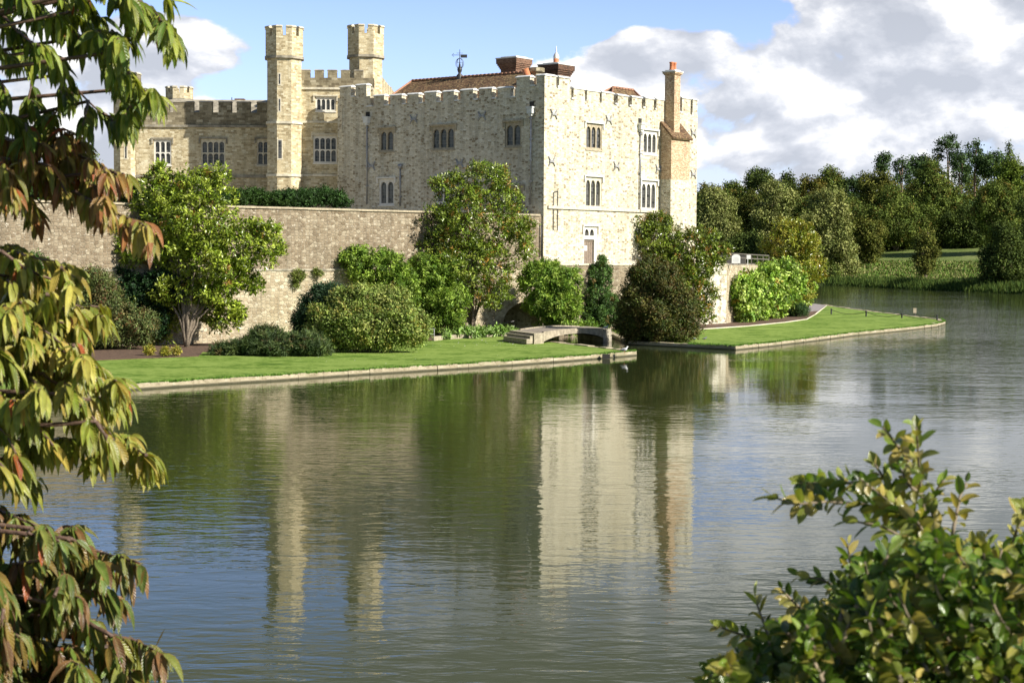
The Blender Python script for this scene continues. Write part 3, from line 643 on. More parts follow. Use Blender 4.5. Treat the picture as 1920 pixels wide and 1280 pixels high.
# ================================================================== the range with turrets
rg = thing('castle_range', 'long pale castle range with mullioned windows and octagonal turrets left of the keep', 'castle', (-15, RY, 0))
holA, holB = [], []
wa = lambda *a, **k: window(FRL, rg, *a, holes=holA, mull=.10, mg=.12, **k)
wa(291, 266, 319, 307, 3, 2, M['dressed_white'], arch=.8, hoodmat=M['string'])
wa(379.5, 266, 420, 308, 4, 2, M['dressed'], arch=.8, hoodmat=M['string'])
wa(484, 266, 513, 308, 3, 2, M['dressed'], arch=.8, hoodmat=M['string'])
wb = lambda *a, **k: window(FRANGE, rg, *a, holes=holB, mull=.10, mg=.12, **k)
wb(594, 186.5, 627, 206, 4, 1, M['dressed_white'], arch=.9, hoodmat=M['dressed'])
wb(590, 259, 629.5, 303, 4, 2, M['dressed_white'], arch=.8, hoodmat=M['dressed'])
zA = FRL.z(400, 211); zAt = FRL.z(400, 190); tA0, tA1 = FRL.t(255), FRL.t(505)
zB = FRANGE.z(600, 146); zBt = FRANGE.z(600, 130.5); tB0, tB1 = FRANGE.t(520), FRANGE.t(700)
zAs, zBs = FRL.z(400, 236), FRANGE.z(600, 165)
mb = MB(); wall_grid(mb, FRL, tA0, tA1+1, 0, zAs, holA); wall_grid(mb, FRANGE, tB0, tB1, 0, zBs, holB)
fq(mb, FRANGE, tB0, tB0+.001, 0, 1)
PB = FRANGE.w(tB0, 0, 0); mb.q([FRANGE.w(tB0, 0, 0), FRANGE.w(tB0, zB, 0), FRANGE.w(tB0, zB, -14), FRANGE.w(tB0, 0, -14)]); mb.q([FRANGE.w(tB1, 0, 0), FRANGE.w(tB1, zB, 0), FRANGE.w(tB1, zB, -14), FRANGE.w(tB1, 0, -14)])
mb.q([FRL.w(tA0, 0, 0), FRL.w(tA0, zA, 0), FRL.w(tA0, zA, -14), FRL.w(tA0, 0, -14)])
mb.q([FRL.w(tA0, 0, -14), FRL.w(tA1, 0, -14), FRL.w(tA1, zA, -14), FRL.w(tA0, zA, -14)]); mb.q([FRANGE.w(tB0, 0, -14), FRANGE.w(tB1, 0, -14), FRANGE.w(tB1, zB, -14), FRANGE.w(tB0, zB, -14)])
mb.build('wall', M['ashlar'], rg)
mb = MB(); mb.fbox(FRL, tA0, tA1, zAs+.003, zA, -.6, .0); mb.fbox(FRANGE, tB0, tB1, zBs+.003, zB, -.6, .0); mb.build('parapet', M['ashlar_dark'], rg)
mb = MB(); mb.fbox(FRL, tA0+.3, tA1, zAs-.4, zAs-.3, -14, -.6); mb.fbox(FRANGE, tB0+.3, tB1-.1, zBs-.4, zBs-.3, -14, -.6); mb.build('roof_deck', M['lead'], rg)
for v in (237, 331): mb = MB(); z = FRL.z(400, v); mb.fbox(FRL, tA0, tA1, z-.11, z+.11, -.05, .16); mb.build('string_course', M['string'], rg)
for v in (166, 229, 329): mb = MB(); z = FRANGE.z(600, v); mb.fbox(FRANGE, tB0, tB1, z-.10, z+.10, -.05, .15); mb.build('string_course', M['string_lo'], rg)
for a, b in ((268, 290), (299, 317), (325, 363), (374, 398), (410, 434), (444, 469), (482, 503)):
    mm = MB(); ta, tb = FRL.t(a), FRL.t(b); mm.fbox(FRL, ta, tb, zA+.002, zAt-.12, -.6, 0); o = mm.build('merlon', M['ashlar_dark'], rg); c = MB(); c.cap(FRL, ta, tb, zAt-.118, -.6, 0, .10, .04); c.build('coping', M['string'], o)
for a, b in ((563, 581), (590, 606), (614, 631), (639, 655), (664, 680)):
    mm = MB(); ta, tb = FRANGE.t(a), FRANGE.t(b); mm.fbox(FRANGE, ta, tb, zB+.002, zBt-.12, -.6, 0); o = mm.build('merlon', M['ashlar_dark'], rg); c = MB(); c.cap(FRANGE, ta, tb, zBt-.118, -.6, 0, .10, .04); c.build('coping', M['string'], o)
# slate roof and stacks behind the low parapet
mb = MB(); zq = FRL.z(400, 189, -7); mb.q([FRL.w(tA0+1, zA-1, -1), FRL.w(tA1, zA-1, -1), FRL.w(tA1, zq, -6), FRL.w(tA0+1, zq, -6)]); mb.q([FRL.w(tA0+1, zA-1, -11), FRL.w(tA1, zA-1, -11), FRL.w(tA1, zq, -6), FRL.w(tA0+1, zq, -6)]); mb.build('roof', M['string'], rg)
t = FRL.t(449, -8); mb = MB(); mb.fbox(FRL, t-.5, t+.5, zA, FRL.z(449, 185, -8), -8.8, -8); mb.build('chimney', M['brick'], rg)
mb = MB(); t = FRL.t(435, -9); mb.tube([FRL.w(t, zA, -9), FRL.w(t, FRL.z(435, 183, -9), -9)], .05, 6); mb.build('aerial', M['iron'], rg)
def octo(c, r, z0, z1, mb, rot):
    P = [(c[0]+r*math.cos(rot+k*math.pi/4), c[1]+r*math.sin(rot+k*math.pi/4)) for k in range(8)]; mb.prism(P, z0, z1, True)
def turret(u0, u1, D, vtop, vcren, strings, parent, slits=(), rot=math.radians(22.5+7), zb=0.0, label=None, top=None, m='ashlar', mer=1.25, mtop=None, extra=.16):
    um = (u0+u1)/2; C = PD(um, 300, D); r = (u1-u0)/2/F*D/.97; c = (C.x, C.y); zT = PD(um, vtop, D-r).z; zC = PD(um, vcren, D-r).z; zS = [PD(um, v, D-r).z for v in strings]
    mb = MB(); octo(c, r, zb, zS[0], mb, rot); o = mb.build('turret', M[m], parent, label)
    mb = MB(); octo(c, r+extra, zS[0]+.10, zC, mb, rot); mb.build('turret_head', M[mtop or m], o)
    for i, z in enumerate(zS): mb = MB(); octo(c, r+extra*(1 if i == 0 else .3)+.08, z-.13, z+.10-(.003 if i == 0 else 0), mb, rot); mb.build('string_course', M['string' if i == 0 else 'string_lo'], o)
    R = r+extra; ri = R-.34
    for k in range(8):
        a = rot+k*math.pi/4; V = Vector((math.cos(a), math.sin(a))); Vn = Vector((math.cos(a+math.pi/4), math.sin(a+math.pi/4))); Vp = Vector((math.cos(a-math.pi/4), math.sin(a-math.pi/4)))
        cc = Vector(c); w = .5*mer*1.2
        P = [cc+V*R, cc+V*R+(Vn-V)*R*w*.5, cc+V*ri+(Vn-V)*ri*w*.5, cc+V*ri, cc+V*ri+(Vp-V)*ri*w*.5, cc+V*R+(Vp-V)*R*w*.5]
        mb = MB(); mb.prism(P, zC, zT-.16, True); mo = mb.build('merlon', M[mtop or m], o)
        P2 = [cc+(p-cc)*1.05 if i in (0, 1, 5) else cc+(p-cc)*.95 for i, p in enumerate(P)]
        mb2 = MB(); mb2.prism(P2, zT-.158, zT-.05, True); mb2.prism([cc+(p-cc)*.99 for p in P], zT-.05, zT, True); mb2.build('coping', M['dressed'], mo)
    for (us, v0, v1, w) in slits:
        # face of the octagon hit by that pixel
        best = None
        for k in range(8):
            a = rot+(k+.5)*math.pi/4; ap = r*math.cos(math.pi/8); fc = Face((c[0]+ap*math.cos(a), c[1]+ap*math.sin(a)), (-math.sin(a), math.cos(a)))
            if Vector((math.cos(a), math.sin(a))).dot(-Vector(c)) < 0: continue
            fc.n = Vector((math.cos(a), math.sin(a))); t, z = fc.pix(us, v0)
            if abs(t) < r*math.sin(math.pi/8)-.05: best = (fc, t, z, fc.z(us, v1))
        if best:
            fc, t, z1, z0 = best; mb = MB(); mb.fbox(fc, t-w-.10, t+w+.10, z0-.12, z1+.12, 0, .025); s = mb.build('slit_window', M['dressed'], o); g = MB(); g.fbox(fc, t-w, t+w, z0, z1, .0, .034); g.build('pane', M['glass'], s)
    return o
turret(500.5, 566.5, RY-.2, 47, 66, (106, 229, 328), rg, slits=((524, 139, 158, .07), (524, 186, 208, .07), (525, 263, 297, .16)), label='tall octagonal turret at the front corner', zb=0)
turret(653.5, 717, RY+3.5, 45, 62, (104,), rg, slits=((679, 138, 157, .07),), label='tall octagonal turret rising behind the keep')
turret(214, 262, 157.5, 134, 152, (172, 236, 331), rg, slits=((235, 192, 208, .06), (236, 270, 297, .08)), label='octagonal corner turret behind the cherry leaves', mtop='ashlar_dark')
turret(314, 360, 178, 161, 173, (186,), rg, label='short far turret showing above the low parapet')
# farther wing seen between the turret and the keep roof
A_ = PD(717, 200, 163); B_ = PD(755, 200, 190); fV = Face((A_.x, A_.y), (B_.x-A_.x, B_.y-A_.y)); L_ = (Vector((B_.x, B_.y))-Vector((A_.x, A_.y))).length
z1 = fV.z(718, 144); mb = MB(); mb.fbox(fV, -6, L_+4, 0, z1-1.7, -.7, 0); wg = mb.build('far_wing_wall', M['ashlar'], rg)
for t in np.arange(-5, L_+3, 3.1): mb = MB(); mb.fbox(fV, t, t+2.2, z1-1.7, z1-.1, -.5, 0); mb.build('merlon', M['ashlar'], wg)
mb = MB(); t = L_*.75; mb.fbox(fV, t, t+.8, z1-.1, z1+1.0, -1.5, -.8); t = L_*.3; mb.fbox(fV, t, t+1.2, z1-.1, z1+.5, -2.5, -1.8); mb.build('chimney', M['brick_tan'], rg)

# ================================================================== curtain wall, arch, terrace
cw = thing('curtain_wall', 'long brown stone curtain wall with flat coping in front of the castle', 'wall', (WP0.x, WP0.y, 0))
tw0, tw1 = -22.0, FW.t(1016.5); zw = FW.z(500, 392); zw2 = FW.z(1000, 404); zw = (zw+zw2)/2; zls = FW.z(500, 506)
ta0, ta1 = FW.t(944), FW.t(1000)+1.0; za1 = FW.z(968, 566)
mb = MB(); wall_grid(mb, FW, tw0, tw1, -1.0, zls, [(ta0, ta1, .3, za1)], rev=5.0)
# gothic head of the arch
mA = (ta0+ta1)/2; rA = (ta1-ta0)/2; hA = (za1-.3)*.72; pts = []
for i in range(13):
    x = -1+2*i/12; y = math.sqrt(max(0, 4-(1+abs(x))**2))/math.sqrt(3); pts.append((mA+x*rA, za1-hA+y*hA))
for p, q in zip(pts[:-1], pts[1:]):
    mb.q([FW.w(p[0], p[1], -.01), FW.w(q[0], q[1], -.01), FW.w(q[0], za1+.01, -.01), FW.w(p[0], za1+.01, -.01)]); mb.q([FW.w(p[0], p[1], -.01), FW.w(q[0], q[1], -.01), FW.w(q[0], q[1], -5), FW.w(p[0], p[1], -5)])
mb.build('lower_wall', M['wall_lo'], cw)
mb = MB(); fq(mb, FW, ta0-.2, ta1+.2, 0, za1+.3, -5.0); mb.build('tunnel_shade', M['dark'], cw, 'dark sheet painted as the shade deep inside the arch')  # near-black sheet stands in for the darkness at the tunnel's end
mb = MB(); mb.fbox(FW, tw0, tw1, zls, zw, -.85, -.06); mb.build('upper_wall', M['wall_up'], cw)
mb = MB(); mb.fbox(FW, tw0, FW.t(905), zls-.07, zls+.08, -.10, .07); mb.build('string_course', M['string'], cw)
mb = MB(); t = tw0
while t < tw1-.3: n = min(t+rnd.uniform(.8, 1.3), tw1); mb.fbox(FW, t+.006, n-.006, zw+.002+rnd.uniform(0, .02), zw+.15+rnd.uniform(0, .02), -.95, .06); t = n
mb.build('coping', M['dressed_tan'], cw)
t = FW.t(1014.5); mb = MB(); mb.tube([FW.w(t, FW.z(1014, 417), .1), FW.w(t, FW.z(1014, 480), .1)], .06, 6); mb.build('downpipe', M['iron'], cw)
# ground inside the walls
a, b = FW.w(tw0, 0, -.8), FW.w(tw1, 0, -.8)
mb = MB(); mb.prism([(a.x, a.y), (b.x, b.y), (B1.x-.2, B1.y-.2), (B1.x-.2, 190), (-120, 190), (-120, a.y)], zw-1.5, zw-1.2); tag(mb.build('courtyard_ground', M['gravel']), kind='structure')
# retaining wall in front of the keep and round the terrace
RWO = 1.5; fT = FR.shift(RWO); zter = fT.z(1140, 497); tt0 = .4; tt1 = fT.t(1366)
rw = thing('terrace_wall', 'low rubble retaining wall below the keep door, pale at its right end', 'wall', (fT.w(0, 0).x, fT.w(0, 0).y, 0))
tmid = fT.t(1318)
mb = MB(); mb.fbox(fT, tt0, tmid, -1, zter, -.55, 0); mb.build('darker_stretch', M['wall_up'], rw)  # browner masonry as far as the pale right end
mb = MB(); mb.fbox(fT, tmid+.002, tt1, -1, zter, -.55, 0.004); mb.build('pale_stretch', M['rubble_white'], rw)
mb = MB(); mb.fbox(fT, tt0, tt1+.08, zter+.002, zter+.14, -.6, .07); mb.build('coping', M['string_lo'], rw)
E0 = fT.w(tt1, 0); E1 = PZ(1512, 581.5, .5); fV2 = Face((E0.x, E0.y), (E1.x-E0.x, E1.y-E0.y)); LV = (Vector((E1.x, E1.y))-Vector((E0.x, E0.y))).length
mb = MB(); mb.fbox(fV2, .05, LV, -1, zter-.05, -.6, 0); mb.build('side_stretch', M['wall_lo'], rw)
c0 = fT.w(tt0, 0, -.5); c1 = fT.w(tt1, 0, -.3); c2 = fV2.w(LV, 0, -.3)
mb = MB(); mb.prism([(c0.x, c0.y), (c1.x, c1.y), (c2.x, c2.y), (c2.x-25, c2.y+14), (B2.x-2, B2.y+2), (B2.x, B2.y)], -1, zter-.02); tag(mb.build('terrace_ground', M['gravel']), kind='structure')
# ================================================================== islands: lawns, edging, beds
GZ = .26
def px(u, v, z=GZ): p = PZ(u, v, z); return (p.x, p.y)
front1 = [px(-420, 776), px(-150, 754), px(60, 737), px(250, 721), px(400, 711.5), px(530, 704), px(670, 694.5), px(820, 686), px(960, 677), px(1060, 670), px(1130, 664.5), px(1170, 661), px(1192, 659)]
back1 = [px(1160, 654.5), px(1060, 643), px(1020, 638)]
f0 = FW.w(tw1-1.2, 0, .2); fm = FW.w(ta0-.5, 0, .0); fe = FW.w(tw0, 0, 0)
isl1 = front1+back1+[tuple(PZ(975, 630.5, GZ)[:2]), (fm.x+.6, fm.y), (fm.x, fm.y), (fe.x, fe.y)]
mb = MB(); mb.prism(isl1, -1.0, GZ); tag(mb.build('lawn', M['lawn']), kind='structure')
def edging(path, name, h=.16, w=.55, zb=-.3):
    mb = MB(); P = [Vector(p) for p in path]; seg = []
    for a, b in zip(P[:-1], P[1:]):
        n = max(1, int((b-a).length/.9)); seg += [a.lerp(b, min(.98, max(0, (i+rnd.uniform(-.3, .3)*(i > 0))/n))) for i in range(n)]
    seg.append(P[-1]); cen = Vector((0, 0))
    for a, b in zip(seg[:-1], seg[1:]):
        d = (b-a); L = d.length; d = d/L; nn = Vector((d.y, -d.x))
        a = a-d*.03; j = rnd.uniform(.07, .12); hh = GZ+rnd.uniform(.0, .07)
        q0, q1 = a+nn*j, b+nn*j; i0, i1 = a-nn*w, b-nn*w
        A = [Vector((p.x, p.y, zb)) for p in (q0, q1, i1, i0)]; B = [Vector((q0.x-nn.x*.05, q0.y-nn.y*.05, hh)), Vector((q1.x-nn.x*.05, q1.y-nn.y*.05, hh+rnd.uniform(-.02, .02))), Vector((i1.x, i1.y, hh)), Vector((i0.x, i0.y, hh))]
        mb.q(B)
        for k in range(4): l = (k+1) % 4; mb.q([A[k], A[l], B[l], B[k]])
    return tag(mb.build(name, M['edge']), kind='structure')
edging(front1+back1, 'lake_edging')
# right island
fr2 = [px(1135, 622), px(1180, 640), px(1290, 645.5), px(1378, 649.5), px(1440, 643.5), px(1530, 633), px(1600, 624), px(1700, 614.5), px(1755, 608), px(1772, 603), px(1766, 599)]
bk2 = [px(1700, 591), px(1600, 579), px(1548, 571.5), px(1500, 566), px(1420, 560)]
c3 = fT.w(fT.t(1140), 0, 0)
isl2 = fr2+bk2+[(c2.x-20, c2.y+10), (B2.x, B2.y), (c3.x, c3.y)]
mb = MB(); mb.prism(isl2, -1.0, GZ); tag(mb.build('lawn', M['lawn']), kind='structure')
edging(fr2+bk2[:3], 'lake_edging')
def sheet(pts, name, m, z):
    mb = MB(); mb.prism(pts, z-.1, z); return tag(mb.build(name, m), kind='structure')
w0 = fT.w(FR.t(1180), 0, 0)
e9 = fV2.w(LV+1, 0, 0)
sheet([px(1185, 618), px(1310, 617.5), px(1400, 611.5), px(1470, 604.5), px(1512, 598.5), px(1526, 590), px(1534, 583), (e9.x, e9.y), (E0.x, E0.y), (w0.x, w0.y)], 'flower_bed', M['soil'], GZ+.03)
mb = MB(); P = [px(1185, 618.5), px(1310, 618), px(1400, 612), px(1470, 605), px(1512, 599), px(1528, 590), px(1550, 573)]
for a, b in zip(P[:-1], P[1:]): mb.tube([(a[0], a[1], GZ+.02), (b[0], b[1], GZ+.02)], .07, 5)
tag(mb.build('kerb_strip', M['dressed']), kind='structure')
sheet([px(1514, 586), px(1530, 586.5), px(1549, 573.5), px(1546, 571.5), px(1500, 567)], 'path', M['path'], GZ+.022)
a1, a2 = FW.w(-12, 0, 0), FW.w(FW.t(470), 0, 0)
sheet([(a1.x, a1.y), px(-200, 699), px(60, 686), px(180, 675.5), px(300, 671), px(372, 668), px(380, 660), px(560, 655), (a2.x, a2.y)], 'flower_bed', M['soil'], GZ+.03)
a1, a2 = FW.w(FW.t(600), 0, 0), FW.w(ta0-.3, 0, 0)
sheet([(a1.x, a1.y), px(690, 642), px(800, 640), px(830, 636.5), px(900, 631.5), px(962, 629), (a2.x, a2.y)], 'flower_bed', M['soil'], GZ+.16)
mb = MB(); P = [px(814, 639), px(830, 637), px(858, 635), px(895, 632.5), px(930, 630.5), px(966, 629)]
for a, b in zip(P[:-1], P[1:]):
    A, B = Vector((a[0], a[1], GZ-.1)), Vector((b[0], b[1], GZ-.1)); d = (B-A).normalized(); mb.box(A, (B-A)*.99, Vector((-d.y, d.x, 0))*.3, (0, 0, .42))
tag(mb.build('kerb_strip', M['bridge']), kind='structure')

# ================================================================== footbridge
bg = thing('footbridge', 'low arched stone footbridge over the channel by the arch', 'bridge', tuple(PZ(1018, 637, 0)))
a0 = PD(1018, 623, 120.3); a1 = PD(1130, 616.5, 127.5); w_ = Vector((PD(974, 618.5, 124.5)-a0)); w_.z = 0
d_ = Vector((a1.x-a0.x, a1.y-a0.y, 0)); N_ = 14; z0b = a0.z; z1b = a1.z
tp, lo = [], []
for i in range(N_+1):
    s = i/N_; zt_ = z0b+(z1b-z0b)*s+.13*math.sin(math.pi*s)**1.0; p = Vector((a0.x, a0.y, 0))+d_*s; tp.append(Vector((p.x, p.y, zt_)))
    lo.append(Vector((p.x, p.y, zt_-.36-.35*abs(2*s-1)**3)))
mb = MB(); mc = MB()
for i in range(N_):
    mb.q([tp[i]-Vector((0, 0, .02)), tp[i+1]-Vector((0, 0, .02)), tp[i+1]+w_-Vector((0, 0, .02)), tp[i]+w_-Vector((0, 0, .02))])
mb.build('deck', M['deck'], bg)
for k, off in enumerate((Vector((0, 0, 0)), w_)):
    mb = MB()
    for i in range(N_):
        o = off-w_.normalized()*(.12 if k == 0 else -.12); T = [tp[i]+o+Vector((0, 0, .05)), tp[i+1]+o+Vector((0, 0, .05))]; Lw = [lo[i]+o, lo[i+1]+o]; ii = w_.normalized()*(.3 if k == 0 else -.3)
        T0 = T[0].lerp(T[1], .03); T1 = T[0].lerp(T[1], .97) if i % 3 == 2 else T[1]
        L0, L1 = Lw
        mb.q([L0, L1, T1, T0]); mb.q([T0, T1, T1+ii, T0+ii]); mb.q([T0+ii, T1+ii, L1+ii, L0+ii]); mb.q([L0+ii, L1+ii, L1, L0])
    mb.build('parapet_kerb', M['bridge'], bg)
mb = MB()
for i in range(N_): mb.q([lo[i]+Vector((0, 0, .05)), lo[i+1]+Vector((0, 0, .05)), lo[i+1]+w_+Vector((0, 0, .05)), lo[i]+w_+Vector((0, 0, .05))])
mb.build('vault', M['string'], bg)
dn = d_.normalized(); mb = MB(); mb.box(Vector((a0.x, a0.y, -1))-dn*1.3-w_.normalized()*.15, dn*1.32, w_+w_.normalized()*.3, (0, 0, 1+z0b-.03)); mb.build('abutment', M['bridge'], bg); mb = MB(); mb.box(Vector((a1.x, a1.y, -1))-w_.normalized()*.15, dn*1.3, w_+w_.normalized()*.3, (0, 0, 1+z1b-.03)); mb.build('abutment', M['string'], bg)
mb = MB(); o = Vector((a0.x, a0.y, 0))-dn*1.3
mb.box(o+Vector((0, 0, .3))-dn*.45, dn*.44, w_, (0, 0, z0b-.3-.2)); mb.box(o+Vector((0, 0, .3))-dn*.9, dn*.44, w_, (0, 0, z0b-.3-.42)); mb.build('step', M['bridge'], bg)
# ================================================================== small things by the water
def post(u, v0, v1, label, grp='black posts of the chain fence on the lawn tip'):
    b = PZ(u, v1, GZ); h = (v1-v0)/F*b.y; mb = MB(); mb.lathe((b.x, b.y, GZ-.05), [(.09, 0), (.09, h-.02), (.11, h-.02), (.11, h+.04), (.05, h+.08)], 8)
    o = mb.build('chain_post', M['iron']); tag(o, label, 'post', grp); return Vector((b.x, b.y, GZ+h-.08))
pp = [post(1558.6, 579, 589, 'black chain post nearest the path'), post(1624, 583, 593, 'black chain post second from the path'), post(1691, 587.5, 596, 'black chain post third from the path, before the little sign'), post(1757, 590.5, 600, 'black chain post at the tip of the lawn')]
for i, lb in enumerate(('sagging chain from the post by the path to the second post', 'sagging chain between the second and third posts', 'sagging chain from the third post to the tip post, past the little sign')):
    a, b = pp[i], pp[i+1]; mb = MB(); mb.tube([a.lerp(b, s)-Vector((0, 0, .38*4*s*(1-s))) for s in np.linspace(0, 1, 13)], .032, 4); tag(mb.build('chain', M['iron']), lb, 'chain', 'chains between the posts on the lawn tip')
b = PZ(1716, 592.5, GZ); mb = MB(); mb.tube([(b.x, b.y, GZ-.1), (b.x, b.y, GZ+.85)], .06, 6)
sg = thing('notice_post', 'small wooden notice on a post behind the chain', 'sign', (b.x, b.y, GZ)); mb.build('post', M['timber'], sg)
mb = MB(); mb.box((b.x-.25, b.y-.1, GZ+.35), (.36, 0, 0), (0, .06, 0), (0, 0, .55)); mb.build('board', M['dressed_tan'], sg)
# information board on the terrace
p = PD(1380, 495, fT.w(tt1-.6, 0).y+.6); ib = thing('information_board', 'white round-topped information board on the terrace wall', 'sign', (p.x, p.y, zter))
mb = MB(); w2 = .42; pr = [(-w2, 0), (w2, 0), (w2, .62)]+[(w2*math.cos(a), .62+.27*math.sin(a)) for a in np.linspace(.15, math.pi-.15, 9)]+[(-w2, .62)]
A = [Vector((p.x+x, p.y, zter+.16+z)) for x, z in pr]; B = [q+Vector((0, .06, 0)) for q in A]; mb.q(A); mb.q(B[::-1])
for i in range(len(A)): j = (i+1) % len(A); mb.q([A[i], B[i], B[j], A[j]])
mb.build('panel', M['white'], ib); mb = MB()
for k in range(6): L = .30 if k not in (0, 5) else .18; mb.box((p.x-L, p.y-.006, zter+.28+k*.085), (2*L, 0, 0), (0, .004, 0), (0, 0, .018))
mb.build('text_lines', plain('grey_print', (.38, .40, .48), .6, .1), ib)
mb = MB(); mb.box((p.x-.3, p.y+.08, zter-.02), (.05, 0, 0), (0, .05, 0), (0, 0, .7)); mb.box((p.x+.25, p.y+.08, zter-.02), (.05, 0, 0), (0, .05, 0), (0, 0, .7)); mb.build('frame', M['timber'], ib)
# timber hand rail of the terrace
rl = thing('timber_railing', 'weathered timber terrace railing with dark boards behind the white board', 'railing', (p.x, p.y, zter))
ra_, rb_ = PD(1350, 475, p.y+2), PD(1442, 480, p.y+16); mb = MB(); dv = rb_-ra_
for k in range(9): q = ra_+dv*(k/8); mb.box((q.x-.05, q.y, zter-.1), (.1, 0, 0), (0, .1, 0), (0, 0, q.z-zter+.02))
mb.build('post', M['timber'], rl); mb = MB()
for dz in (0, -.42): mb.box(ra_+Vector((0, -.08, dz)), dv, (0, .06, 0), (0, 0, .10))
mb.build('rail', M['timber'], rl)
mb = MB(); q = ra_+dv*.52; mb.box(ra_+Vector((0, .1, -.95)), dv*.5, (0, .05, 0), (0, 0, .85)); mb.build('boarding', M['dark'], rl)
q = PD(1400, 478, p.y+7); mb = MB(); mb.box((q.x, q.y, q.z-.42), (.42, 0, 0), (0, .05, 0), (0, 0, .42)); mb.box((q.x+.1, q.y+.02, zter-.1), (.06, 0, 0), (0, .03, 0), (0, 0, q.z-zter)); tag(mb.build('small_sign', M['white']), 'small pale square sign on the terrace railing', 'sign')
# thin metal guard rails by the hosta bed
def guard(u0, v0, u1, v1, lab):
    a, b = PZ(u0, v0, GZ), PZ(u1, v1, GZ); mb = MB(); g_ = [a, b]
    for q in g_: mb.tube([q, q+Vector((0, 0, .95))], .03, 5)
    for h in (.9, .5): mb.tube([a+Vector((0, 0, h)), b+Vector((0, 0, h))], .022, 5)
    tag(mb.build('guard_rail', M['anchor']), lab, 'railing')
guard(948, 625, 973.5, 619, 'thin metal guard rail before the dark arch'); guard(780, 640, 814, 638.5, 'thin metal guard rail beside the round bush')
q = PZ(1137, 667, .2); mb = MB(); mb.box((q.x-.28, q.y-.35, .02), (.5, 0, 0), (0, .35, 0), (0, 0, .30)); tag(mb.build('drain_outlet', M['dark']), 'dark square drain outlet in the lake edging', 'drain')
def bird(u, v, ht, m, m2, label, name='gull', face=1, z=GZ+.05, cat='bird', grp=None):
    b = PZ(u, v, z); s = ht/.38; mb = MB(); dx = face
    body = [(-.22, .15, .02), (-.15, .17, .05), (-.05, .19, .085), (.05, .20, .095), (.12, .23, .08), (.16, .29, .05), (.175, .34, .048), (.20, .365, .045), (.235, .365, .03), (.25, .36, .012), (.285, .35, .004)]
    mb.tube([(b.x+dx*x*s, b.y, z+y*s) for x, y, r in body], [r*s for x, y, r in body], 10)
    o = mb.build(name, m); w = MB()
    for sd in (-1, 1): w.tube([(b.x+dx*x*s, b.y+sd*.07*s, z+y*s) for x, y in ((.10, .215), (0, .215), (-.12, .18), (-.27, .16))], [.03*s, .055*s, .045*s, .008*s], 7)
    w.build('wings', m2, o); l = MB()
    for sd in (-1, 1): l.tube([(b.x+dx*.02*s, b.y+sd*.03*s, z+.15*s), (b.x+dx*.02*s, b.y+sd*.03*s, z)], .009*s, 5); l.tube([(b.x+dx*.01*s, b.y+sd*.03*s, z+.01), (b.x+dx*.07*s, b.y+sd*.03*s, z+.01)], .009*s, 4)
    l.build('legs', M['terracotta'], o); tag(o, label, cat, grp); return o
bird(1170, 661, .42, M['bird_white'], M['bird_grey'], 'white gull with grey wings standing on the tip of the stone edging', z=GZ+.09)
g_ = 'pigeons feeding on the lawn'
for u, v, l, fc in ((1297, 630.5, 'dark pigeon farthest back on the right lawn, by the brown yew', 1), (1301, 638, 'dark pigeon in front of the other two, by the brown yew', -1), (1321, 638, 'dark pigeon standing apart from the pair, farthest from the yew', 1)):
    bird(u, v, .30, M['bird_grey'], M['bird_grey'], l, 'pigeon', fc, GZ, grp=g_)
for u, v, l, fc in ((953, 630.5, 'dark bird by the kerb left of the steps', -1), (962, 631.5, 'dark bird at the foot of the bridge steps', 1)): bird(u, v, .28, M['bird_grey'], M['anchor'], l, 'pigeon', fc, GZ)
bird(1135.5, 618, .34, M['bird_white'], M['bird_white'], 'white bird at the far end of the footbridge', z=a1.z+.03)

# ================================================================== foliage
def nrmz(a): return a/np.maximum(np.linalg.norm(a, axis=-1, keepdims=True), 1e-9)
def mesh_np(name, V, Q, tint=None, uv=None, smooth=False):
    me = bpy.data.meshes.new(name); nv, nf = len(V), len(Q); me.vertices.add(nv); me.vertices.foreach_set('co', V.astype(np.float32).ravel())
    me.loops.add(nf*4); me.loops.foreach_set('vertex_index', Q.astype(np.int32).ravel()); me.polygons.add(nf)
    me.polygons.foreach_set('loop_start', np.arange(0, nf*4, 4, dtype=np.int32)); me.polygons.foreach_set('use_smooth', np.full(nf, smooth))
    me.update(calc_edges=True)
    if tint is not None:
        at = me.color_attributes.new('tint', 'FLOAT_COLOR', 'POINT'); at.data.foreach_set('color', np.concatenate([np.clip(tint, 0, 1), np.ones((nv, 1))], 1).astype(np.float32).ravel())
    if uv is not None: l = me.uv_layers.new(name='UVMap'); l.data.foreach_set('uv', uv[Q.ravel()].astype(np.float32).ravel())
    return me
def leaf_quads(P, D, Nn, L, Wd, tint, fold=.25):
    """P base, D direction, Nn normal; folded rhomb of two quads"""
    D = nrmz(D); S_ = nrmz(np.cross(D, Nn)); Nn = np.cross(S_, D); L = L[:, None]; Wd = Wd[:, None]
    tip = P+D*L-Nn*L*.12; mid = P+D*L*.5-Nn*Wd*fold; l = P+D*L*.48-S_*Wd*.5; r = P+D*L*.48+S_*Wd*.5
    V = np.stack([P, l, tip, mid, r], 1).reshape(-1, 3); n = len(P); b = np.arange(n)[:, None]*5
    Q = np.concatenate([b+np.array([[0, 3, 2, 1]]), b+np.array([[0, 4, 2, 3]])], 0)
    return V, Q, np.repeat(tint, 5, axis=0)
def hexc(h): h = h.lstrip('#'); c = [int(h[i:i+2], 16)/255 for i in (0, 2, 4)]; return np.array([x/12.92 if x <= .04045 else ((x+.055)/1.055)**2.4 for x in c])
DENS = 2.1
